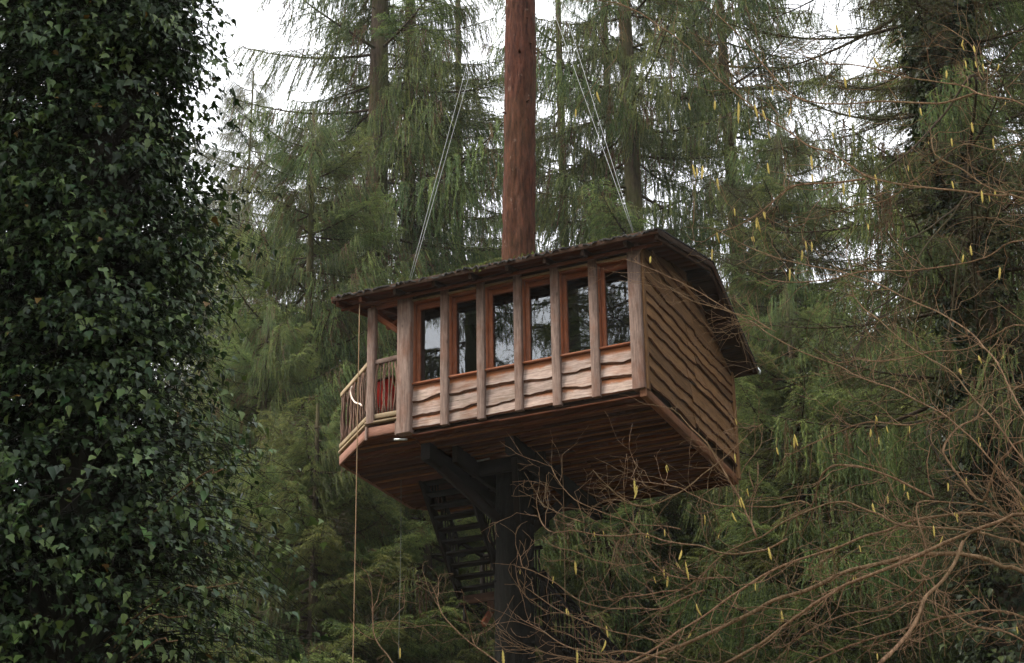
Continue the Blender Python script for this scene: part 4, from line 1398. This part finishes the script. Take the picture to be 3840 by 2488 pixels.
ivy_mass(IT, lambda z: np.array([IVX, IVY_]), 3.0, 13.2, 8800, iv_reach, 0.36, 0.060, 31, L_IVY, 300, 12, 0.7, tufts=330)
ivy_mass(IT, lambda z: np.array([IVX, IVY_]), 3.0, 13.2, 1500, lambda z, phi: 0.25, 0.34, 0.055, 34, L_IVY, 0, 9, 0.25)
ivy_mass(IT, lambda z: np.array([IVX, IVY_]), 3.0, 13.2, 2200, lambda z, phi: 1.5, 0.5, 0.062, 33, L_IVY, 0, 14, 0.2, (2.0, 4.5))
for (a, c) in (((650, 2212), (890, 2186)), ((560, 2312), (700, 2310)), ((590, 2400), (665, 2402)), ((760, 1780), (835, 1760))):
    P = np.array([at(*a, 13.6), at((a[0] + c[0]) / 2, (a[1] + c[1]) / 2 + 6, 13.5), at(*c, 13.4)])
    P = np.concatenate([[np.array([IVX + 0.35, IVY_ - 0.2, P[0][2] - 0.15])], P])
    g = G()
    Q = smooth_line(P, 0.08) - np.array(IT.location)
    g.add(*tube(Q, np.linspace(0.008, 0.005, len(Q)), 5))
    g.build('bare_twig', B_HAZEL, IT, True)

ivy_mass(RT, lambda z: np.array([RTX, RTY]), 4.5, 17.0, 1300, lambda z, phi: np.interp(z, [4, 8, 11, 14, 17], [0.95, 0.85, 0.5, 0.4, 0.4]), 0.3, 0.075, 47, L_IVY2, 0, 10, 0.6) if False else None
RT_off = RT.rotation_euler.z
RI = thing('climbing_ivy', 'dark ivy wrapped round the near spruce trunk at the right edge', 'ivy', (RTX, RTY, 0))
ivy_mass(RI, lambda z: np.array([RTX, RTY]), 4.5, 17.5, 2800, lambda z, phi: float(np.interp(z, [4, 8, 11, 14, 17], [0.8, 0.65, 0.38, 0.3, 0.3])), 0.28, 0.08, 47, L_IVY2, 120, 10, 0.5)

# ----------------------------------------------------------------------------------------------
# the hazel in front, with catkins
# ----------------------------------------------------------------------------------------------
HZ = thing('hazel_shrub', 'leafless hazel with long arching branches and yellow catkins in front at the right', 'shrub', (5.6, 10.2, 0))
HZ_OFF = np.array(HZ.location)
# limbs measured on the photograph: (depth at start, depth at end, start radius px, end radius px, joins the stool?, points)
LIMBS = [
    (10.6, 11.4, 17, 8, 1, [(3840, 2153), (3762, 2136), (3704, 2107), (3618, 2090), (3520, 2087), (3416, 2095), (3330, 2118), (3243, 2139), (3186, 2150), (3099, 2193), (3013, 2231), (2898, 2265), (2840, 2300), (2714, 2366), (2576, 2435), (2438, 2490), (2330, 2540)]),
    (10.2, 11.0, 13, 7, 1, [(3840, 1948), (3762, 1969), (3675, 2003), (3612, 2029), (3531, 2061), (3358, 2136), (3243, 2182), (3163, 2211), (3059, 2274), (2955, 2349), (2840, 2435), (2700, 2510)]),
    (10.3, 9.8, 8, 10, 0, [(3612, 2032), (3589, 2090), (3560, 2141), (3520, 2193), (3468, 2239), (3451, 2280), (3428, 2343), (3387, 2401), (3341, 2452), (3290, 2500)]),
    (10.9, 11.8, 12, 3, 1, [(3840, 2061), (3739, 2032), (3646, 2006), (3531, 1995), (3358, 1983), (3289, 1946), (3214, 1917), (3163, 1898), (3088, 1905), (3013, 1934), (2926, 1974), (2840, 2030), (2780, 2052), (2691, 2101), (2611, 2176), (2547, 2222), (2472, 2231), (2403, 2245), (2323, 2251)]),
    (11.2, 11.2, 10, 5, 1, [(3840, 1969), (3785, 1946), (3704, 1928), (3618, 1925), (3502, 1940), (3416, 1957), (3330, 1992), (3255, 2009), (3163, 2049), (3070, 2078), (2984, 2107), (2898, 2144), (2840, 2180), (2749, 2239), (2634, 2320), (2547, 2372), (2478, 2424), (2403, 2464), (2330, 2500)]),
    (11.0, 10.6, 6, 4, 1, [(3721, 1911), (3635, 1882), (3560, 1874), (3474, 1868), (3439, 1876), (3433, 1905), (3439, 1951), (3456, 2003), (3468, 2055), (3456, 2107), (3445, 2130), (3485, 2156)]),
    (11.0, 11.5, 6, 4, 0, [(3502, 1868), (3416, 1825), (3330, 1784), (3243, 1753), (3186, 1747), (3128, 1749), (3088, 1779), (3070, 1819), (3059, 1859), (3042, 1905)]),
    (9.8, 12.0, 8, 2.5, 1, [(3840, 1576), (3796, 1489), (3744, 1378), (3697, 1325), (3650, 1267), (3563, 1208), (3510, 1179), (3388, 1127), (3300, 1080), (3184, 1039), (3043, 1010), (2915, 981), (2793, 934)]),
    (9.9, 11.5, 8, 2.5, 1, [(3840, 1730), (3738, 1588), (3668, 1512), (3586, 1413), (3528, 1375), (3446, 1331), (3359, 1267), (3289, 1203), (3242, 1168), (3201, 1118)]),
    (10.5, 12.5, 8, 2, 1, [(3840, 1850), (3709, 1699), (3639, 1623), (3534, 1535), (3475, 1506), (3359, 1448), (3289, 1424), (3213, 1395), (3154, 1360), (3008, 1302), (2892, 1238), (2845, 1203), (2775, 1168), (2688, 1115), (2600, 1063), (2500, 1015), (2399, 969)]),
    (12.2, 12.6, 3.5, 2, 0, [(2892, 1238), (2846, 1209), (2817, 1189), (2755, 1176), (2716, 1163), (2632, 1140), (2596, 1127), (2554, 1102)]),
    (12.2, 12.6, 2, 1.5, 0, [(2910, 1245), (2881, 1234), (2817, 1215), (2723, 1186)]),
    (11.5, 13.0, 10, 2.5, 1, [(3840, 750), (3751, 741), (3634, 724), (3441, 706), (3284, 677), (3225, 642), (3138, 584), (3050, 555), (2963, 496), (2875, 444), (2817, 391), (2700, 298), (2588, 181), (2500, 111), (2413, 53), (2325, 12)]),
    (12.0, 12.8, 5, 2, 0, [(3243, 671), (3109, 689), (2992, 695), (2933, 730), (2846, 800), (2758, 852), (2700, 870), (2640, 905)]),
    (11.6, 12.2, 8, 3, 1, [(3840, 724), (3770, 728), (3692, 695), (3622, 642), (3564, 613), (3511, 578), (3500, 525)]),
    (11.3, 12.5, 7, 3, 1, [(3840, 397), (3692, 362), (3657, 350), (3611, 327), (3517, 315), (3400, 298), (3284, 269), (3196, 251), (3109, 251)]),
    (11.6, 13.0, 5, 2, 0, [(3657, 350), (3576, 374), (3517, 385), (3400, 382), (3313, 379), (3167, 391), (3050, 385), (2980, 362), (2933, 327), (2846, 222), (2788, 152), (2700, 64)]),
    (11.4, 11.9, 5, 2.5, 0, [(2838, 2015), (2818, 1969), (2800, 1934), (2783, 1888), (2743, 1819), (2703, 1750), (2651, 1663), (2593, 1606), (2552, 1557)]),
    (11.4, 11.9, 4, 2, 0, [(3042, 1900), (3000, 1882), (2899, 1905), (2795, 1902), (2691, 1897), (2634, 1874), (2576, 1848), (2553, 1833), (2478, 1816), (2397, 1806)]),
    (11.9, 11.7, 2, 4, 0, [(2860, 1590), (2829, 1612), (2778, 1663), (2703, 1727), (2634, 1779), (2576, 1830), (2518, 1865), (2438, 1897), (2374, 1897), (2317, 1859)]),
    (11.2, 12.2, 5, 2.5, 0, [(2950, 2020), (2864, 2061), (2749, 2078), (2680, 2067), (2622, 2046), (2553, 2038), (2478, 2023), (2403, 1997), (2323, 2009), (2248, 2006), (2190, 1997), (2138, 1986), (2075, 1995), (2040, 1974), (2023, 1946), (2018, 1920)]),
    (11.6, 12.2, 4, 2, 0, [(2640, 2215), (2553, 2251), (2478, 2288), (2403, 2285), (2288, 2288), (2173, 2257), (2086, 2193), (2000, 2150), (1963, 2135), (1952, 2099)]),
    (11.5, 11.8, 3.5, 2.5, 0, [(2749, 2167), (2662, 2167), (2576, 2173), (2518, 2162), (2478, 2141), (2444, 2107)]),
    (11.8, 12.2, 2.2, 2.2, 0, [(2478, 2087), (2403, 2116), (2323, 2118), (2230, 2101), (2150, 2067), (2104, 2061)]),
    (11.8, 12.3, 3, 1.8, 0, [(2553, 1985), (2490, 1972), (2403, 1969), (2323, 1946), (2230, 1911), (2156, 1876), (2098, 1813), (2069, 1750)]),
    (11.8, 12.2, 2.5, 1.8, 0, [(2190, 1960), (2120, 1935), (2060, 1905), (2035, 1894), (2012, 1853)]),
    (11.2, 11.6, 4, 2.5, 0, [(1960, 2560), (1837, 2467), (1756, 2410), (1694, 2354), (1653, 2303), (1638, 2252)]),
    (11.2, 11.6, 4, 2.5, 0, [(1520, 2560), (1472, 2488), (1455, 2458), (1426, 2424), (1403, 2372), (1400, 2285)]),
    (10.8, 11.6, 5, 2, 0, [(3485, 2156), (3400, 2240), (3300, 2290), (3200, 2300), (3060, 2350), (2930, 2430)]),
    (10.6, 11.4, 8, 4, 1, [(3840, 2320), (3700, 2290), (3560, 2310), (3380, 2360), (3180, 2420), (2990, 2500)]),
    (10.2, 11.2, 7, 3, 1, [(3840, 2400), (3700, 2360), (3640, 2345), (3545, 2280), (3470, 2245), (3380, 2200), (3270, 2150)]),
    (11.4, 12.0, 4, 2, 0, [(2560, 2440), (2440, 2400), (2300, 2370), (2180, 2330), (2090, 2290), (2010, 2230)]),
    (11.0, 11.8, 5, 2, 0, [(2500, 2470), (2350, 2440), (2240, 2450), (2120, 2420), (2020, 2360), (1962, 2330)]),
    (11.4, 11.6, 4, 2, 0, [(2400, 2520), (2280, 2480), (2150, 2470), (2050, 2450), (1990, 2430)]),
    (10.6, 11.3, 9, 5, 1, [(3840, 1660), (3790, 1700), (3740, 1760), (3690, 1890), (3640, 1840), (3580, 1760), (3545, 1700), (3575, 1640), (3620, 1600)]),
    (11.0, 12.0, 6, 3, 1, [(3840, 1200), (3720, 1240), (3620, 1290), (3500, 1300), (3380, 1330), (3260, 1340)]),
    (11.0, 12.5, 6, 2.5, 1, [(3840, 900), (3700, 960), (3560, 990), (3400, 1010), (3250, 1010), (3130, 1040), (2980, 1052), (2890, 1045)]),
    (11.4, 12.6, 5, 2, 1, [(3840, 560), (3720, 580), (3600, 560), (3480, 640), (3330, 760), (3200, 790), (3060, 840)]),
    (11.6, 12.4, 5, 2, 1, [(3840, 150), (3760, 230), (3680, 300), (3640, 180), (3560, 120)]),
    (10.8, 12.2, 6, 2.5, 1, [(3840, 1450), (3700, 1470), (3560, 1545), (3400, 1590), (3240, 1580), (3080, 1640), (2960, 1700)]),
]
hrng = np.random.default_rng(77)
anchors = []          # (px, py, world point) along every limb and twig: where catkins can hang


def project(P):
    Q = P - EYE_N
    d = Q @ np.array([0, CP, SP])
    x = Q[:, 0] / d * FPX
    y = -(Q @ np.array([0, -SP, CP])) / d * FPX
    return np.stack([1920 + CR_ * x - SR_ * y, 1244 + SR_ * x + CR_ * y], -1)


def twig(g, p, d, L, r, lvl):
    n = max(4, int(L / 0.045))
    st = L / n
    P = [p]
    dd = unit(d)
    bend = hrng.normal(0, 0.06, 3) + np.array([0, 0, 0.035])
    for k in range(n):
        dd = unit(dd + bend + hrng.normal(0, 0.10, 3) + (hrng.normal(0, 0.38, 3) if k % 3 == 2 else 0))      # a kink at every bud
        P.append(P[-1] + dd * st)
    P = np.array(P)
    g.add(*tube(P, np.linspace(r, max(0.0013, r * 0.45), len(P)), 4 if lvl < 2 else 3, cap=False))
    anchors.append(P[len(P) // 3:])
    if lvl < 2:
        m = int(L / 0.17)
        for k in range(m):
            j = hrng.integers(1, len(P) - 1)
            t_ = unit(P[j + 1] - P[j])
            s = unit(np.cross(t_, hrng.normal(size=3)))
            twig(g, P[j], t_ * 0.8 + s * hrng.uniform(0.5, 1.0), L * hrng.uniform(0.25, 0.55), r * 0.6, lvl + 1)


for (d0, d1, r0, r1, joins, pts) in LIMBS:
    ds = np.linspace(d0, d1, len(pts))
    P = np.array([at(x, y, d) for (x, y), d in zip(pts, ds)])
    rad0, rad1 = r0 * d0 / FPX / 1.25, r1 * d1 / FPX / 1.25
    if joins:                                    # beyond the frame the limb bends down to the shrub's stool
        p = P[0]
        stool = HZ_OFF + np.array([hrng.uniform(-0.3, 0.3), hrng.uniform(-0.3, 0.3), 0])
        mid = p * 0.55 + stool * 0.45 + np.array([0.35, 0.1, 0.4])
        up = p + (p - P[2]) * 0.6 + np.array([0.15, 0, -0.25])
        P = np.concatenate([[stool, mid, up], P])
    Q = smooth_line(P, 0.05)
    Q = Q + np.cumsum(hrng.normal(0, 0.0022, Q.shape), 0) * 0.6
    g = G()
    s = np.linspace(0, 1, len(Q))
    rr = rad0 + (rad1 - rad0) * s
    if joins:
        rr = np.maximum(rr, rad0 * (1.6 - s * 2.2))
    rr = rr * (1 + 0.07 * hrng.normal(size=len(Q)))
    g.add(*tube(Q, np.maximum(rr, 0.0018), 7))
    anchors.append(Q[int(len(Q) * (0.35 if joins else 0.1)):])
    k0 = int(len(Q) * (0.35 if joins else 0.05))
    L_all = (len(Q) - k0) * 0.05
    for k in range(int(L_all / 0.1)):
        j = hrng.integers(k0, len(Q) - 1)
        t_ = unit(Q[j + 1] - Q[j])
        sd_ = unit(np.cross(t_, hrng.normal(size=3)))
        d_ = t_ * hrng.uniform(0.6, 1.1) + sd_ * hrng.uniform(0.5, 1.0)
        twig(g, Q[j], d_, hrng.uniform(0.18, 0.62), min(rr[j] * 0.5, 0.0034), 0)
    for k in range(2):
        t_ = unit(Q[-1] - Q[-3])
        twig(g, Q[-1], t_ + hrng.normal(0, 0.3, 3), hrng.uniform(0.15, 0.4), max(0.002, rad1 * 0.8), 1)
    g.build('branch', B_HAZEL, HZ, True).location = -HZ_OFF
g = G()
for k in range(7):
    a = k * 0.9
    g.add(*tube([HZ_OFF * 0 + np.array([0.25 * math.cos(a), 0.25 * math.sin(a), -0.2]), np.array([0.35 * math.cos(a), 0.35 * math.sin(a), 0.6]), np.array([0.7 * math.cos(a), 0.7 * math.sin(a), 1.6])], [0.06, 0.045, 0.03], 7))
g.build('stool', B_HAZEL, HZ, True)

# catkins
def catkin_mesh(seed):
    rng = np.random.default_rng(seed)
    g = G()
    n = 11
    s = np.linspace(0, 1, n)
    bend = rng.normal(0, 0.12, 2)
    P = np.stack([bend[0] * s ** 2, bend[1] * s ** 2, -s], -1)
    prof = 0.085 * np.sin(np.pi * np.clip(s * 0.9 + 0.08, 0, 1)) ** 0.5 * (1 + 0.16 * np.array([(-1) ** k for k in range(n)]))
    prof[0] = 0.02
    g.add(*tube(P, prof, 6, 0.08, rng))
    return g.mesh('catkin', [M_CATKIN], True)


CATS = [catkin_mesh(i) for i in range(6)]
CK = [(2769, 385, 80), (2830, 392, 55), (2859, 412, 42), (2896, 325, 38), (2881, 495, 30), (2811, 485, 28), (2878, 612, 45), (3041, 585, 58), (3044, 655, 34), (3161, 686, 48), (3281, 655, 44), (2837, 818, 48), (2753, 782, 30), (3570, 680, 34), (3681, 716, 48), (3724, 520, 42), (3567, 520, 32),
      (3608, 165, 28), (3651, 172, 36), (3619, 228, 30), (3657, 230, 30), (3686, 240, 28), (3745, 240, 26), (3549, 265, 34), (3643, 460, 42), (3135, 92, 42), (3450, 405, 36), (3184, 402, 42), (3278, 215, 42), (3167, 290, 42), (3120, 495, 30), (2963, 408, 30), (2597, 618, 56), (2635, 622, 56), (2612, 630, 40), (2690, 670, 44),
      (2238, 345, 44), (2159, 410, 34), (2582, 388, 30), (2681, 378, 40), (2838, 815, 52), (2688, 872, 36), (2670, 935, 44), (2962, 1010, 44), (3020, 905, 38), (3043, 908, 38), (3008, 940, 36), (3254, 840, 30), (3639, 922, 40), (3750, 1004, 46), (2979, 1630, 46), (3324, 1600, 24), (3265, 1610, 28), (2912, 1678, 30),
      (2378, 1795, 58), (2388, 1822, 52), (2755, 1702, 34), (2778, 1865, 44), (2772, 1872, 34), (2746, 1922, 38), (2642, 1932, 34), (2228, 1995, 20), (2262, 1992, 18), (2492, 1986, 26), (2156, 2106, 48), (2556, 2064, 42), (2570, 2108, 68), (2490, 2134, 30), (2504, 2160, 42), (2075, 2162, 28), (2124, 2282, 28), (2274, 2348, 42), (2164, 2438, 54), (2271, 2402, 40),
      (2611, 2266, 42), (2832, 2182, 34), (2881, 2054, 48), (2930, 2292, 42), (3327, 1858, 32), (3390, 1815, 26), (3402, 1846, 30), (3272, 1888, 48), (3223, 2046, 28), (3500, 1972, 44), (3534, 2008, 30), (3554, 1812, 30), (3623, 1794, 26), (2978, 1640, 40), (2932, 2300, 34), (3289, 2450, 26), (3813, 2350, 26), (3295, 1640, 28), (3266, 1612, 26), (3675, 1660, 24), (1885, 2440, 60), (1500, 2430, 38), (1950, 2140, 14), (2130, 2290, 22)]
AP = np.concatenate(anchors)
APX = project(AP)
gj = G()
for (x, y, ln) in CK:
    j = np.argmin((APX[:, 0] - x) ** 2 + ((APX[:, 1] - y) * 0.7) ** 2)
    dep = (AP[j] - EYE_N) @ np.array([0, CP, SP])
    p = at(x, y, dep)
    g_p = [AP[j], (AP[j] + p) / 2 + np.array([0, 0, 0.01]), p]
    gj.add(*tube(g_p, [0.0022, 0.002, 0.0018], 4, cap=False))
    o = link('catkin', random.choice(CATS), HZ)
    s_ = ln * 1.08 * dep / FPX
    o.location = Vector(p - HZ_OFF)
    o.scale = (min(s_, 0.075) * random.uniform(0.9, 1.3), min(s_, 0.075) * random.uniform(0.9, 1.3), s_)
    o.rotation_euler = (random.uniform(-0.12, 0.12), random.uniform(-0.12, 0.12), random.random() * 6.28)
vis = (APX[:, 0] > 2250) & (APX[:, 0] < 3830) & (APX[:, 1] > 20) & (APX[:, 1] < 2470)
cand = np.where(vis)[0]
for j in hrng.choice(cand, 34, replace=False):
  for kk in range(hrng.choice([1, 1, 2, 3])):
    o = link('catkin', random.choice(CATS), HZ)
    s_ = hrng.uniform(0.018, 0.058)
    o.location = Vector(AP[j] - HZ_OFF + hrng.normal(0, 0.004, 3))
    o.scale = (max(s_, 0.03) * hrng.uniform(0.8, 1.2), max(s_, 0.03), s_)
    o.rotation_euler = (random.uniform(-0.3, 0.3), random.uniform(-0.3, 0.3), random.random() * 6.28)
o = gj.build('catkin_stalks', B_HAZEL, HZ)
o.location = -HZ_OFF
tag(o, kind='stuff')

# dark dead limbs of the near right spruce that cross in front of the gap
for (d0, d1, r0, r1, pts) in [
    (22.5, 20.5, 9, 3, [(3640, 740), (3580, 800), (3510, 876), (3464, 934), (3429, 998), (3405, 1057), (3394, 1127), (3399, 1208), (3440, 1300), (3480, 1330)]),
    (21.8, 20.8, 5, 3, [(3446, 955), (3376, 975), (3289, 987), (3200, 1000)]),
    (21.4, 20.5, 5, 2.5, [(3405, 1057), (3359, 1109), (3300, 1150), (3271, 1168), (3254, 1208), (3224, 1284), (3190, 1380)]),
    (21.4, 20.5, 6, 4, [(3640, 900), (3592, 987), (3569, 1179), (3534, 1354), (3510, 1500), (3499, 1559), (3475, 1634), (3508, 1692), (3543, 1767), (3566, 1813), (3577, 1923)]),
    (22.6, 21.2, 12, 4, [(3660, 300), (3540, 430), (3420, 560), (3340, 620), (3240, 690)]),
    (22.6, 21.6, 8, 4, [(3660, 760), (3560, 800), (3480, 860), (3400, 900)]),
]:
    ds = np.linspace(d0, d1, len(pts))
    P = [at(x, y, d) for (x, y), d in zip(pts, ds)]
    if pts[0][0] >= 3600:
        P = [np.array([RTX, RTY, P[0][2] + 0.1])] + P
    Q = smooth_line(P, 0.1)
    g = G()
    g.add(*tube(Q, np.linspace(r0 * d0 / FPX / 1.3, r1 * d1 / FPX / 1.3, len(Q)), 6))
    for k in range(14):
        j = hrng.integers(3, len(Q) - 1)
        t_ = unit(Q[j] - Q[j - 1])
        twig(g, Q[j], t_ * 0.6 + hrng.normal(0, 0.6, 3), hrng.uniform(0.2, 0.7), 0.006, 1)
    mw = RT.matrix_basis if False else None
    o = g.build('dead_limb', B_LIMB, RT, True)
    o.matrix_parent_inverse = (Matrix.Translation(RT.location) @ Matrix.Rotation(RT.rotation_euler.z, 4, 'Z')).inverted()

# a fallen spruce sprig lying on the eave
SPG = thing('spruce_sprig', 'green spruce sprig lying on the roof edge in front of the red trunk', 'sprig', house(1.55, -0.36, roof_w(-0.36) + 0.03), YAW)
g = G()
srg = np.random.default_rng(3)
for (dx, dy, dz, L) in ((1, -0.2, 0.12, 0.34), (-1, -0.25, 0.05, 0.3), (0.5, -0.6, -0.5, 0.16), (-0.4, -0.7, -0.55, 0.18), (0.1, -0.6, -0.6, 0.2), (-0.8, -0.5, -0.3, 0.2)):
    u = np.linspace(0, 1, 14)
    P = np.outer(u * L, unit(np.array([dx, dy, dz]))) + np.outer(u ** 2 * 0.04, [0, 0, -1.0])
    g.add(*tube(P, np.linspace(0.006, 0.003, 14), 3), 0)
    needles(g, P, np.gradient(P, axis=0), srg, 7, 0.035, 0.008, 0.95, 1.0)
g.build('needles', [B_LIMB, L_SPRUCE], SPG)

# ----------------------------------------------------------------------------------------------
# the damp air: one closed box of thin haze round the whole scene
# ----------------------------------------------------------------------------------------------
g = G()
x0, x1, y0, y1, z0, z1 = -1000, 1000, -600, 1300, -1.6, 110
V = [(x, y, z) for z in (z0, z1) for y in (y0, y1) for x in (x0, x1)]
g.add(V, [(0, 2, 3, 1), (4, 5, 7, 6), (0, 1, 5, 4), (2, 6, 7, 3), (0, 4, 6, 2), (1, 3, 7, 5)])
m = bpy.data.materials.new('haze')
m.use_nodes = True
m.node_tree.nodes.clear()
pv = m.node_tree.nodes.new('ShaderNodeVolumePrincipled')
pv.inputs['Color'].default_value = (0.9, 0.93, 0.92, 1)
pv.inputs['Density'].default_value = 0.00028
om = m.node_tree.nodes.new('ShaderNodeOutputMaterial')
m.node_tree.links.new(pv.outputs[0], om.inputs['Volume'])
tag(g.build('haze', m), kind='stuff')
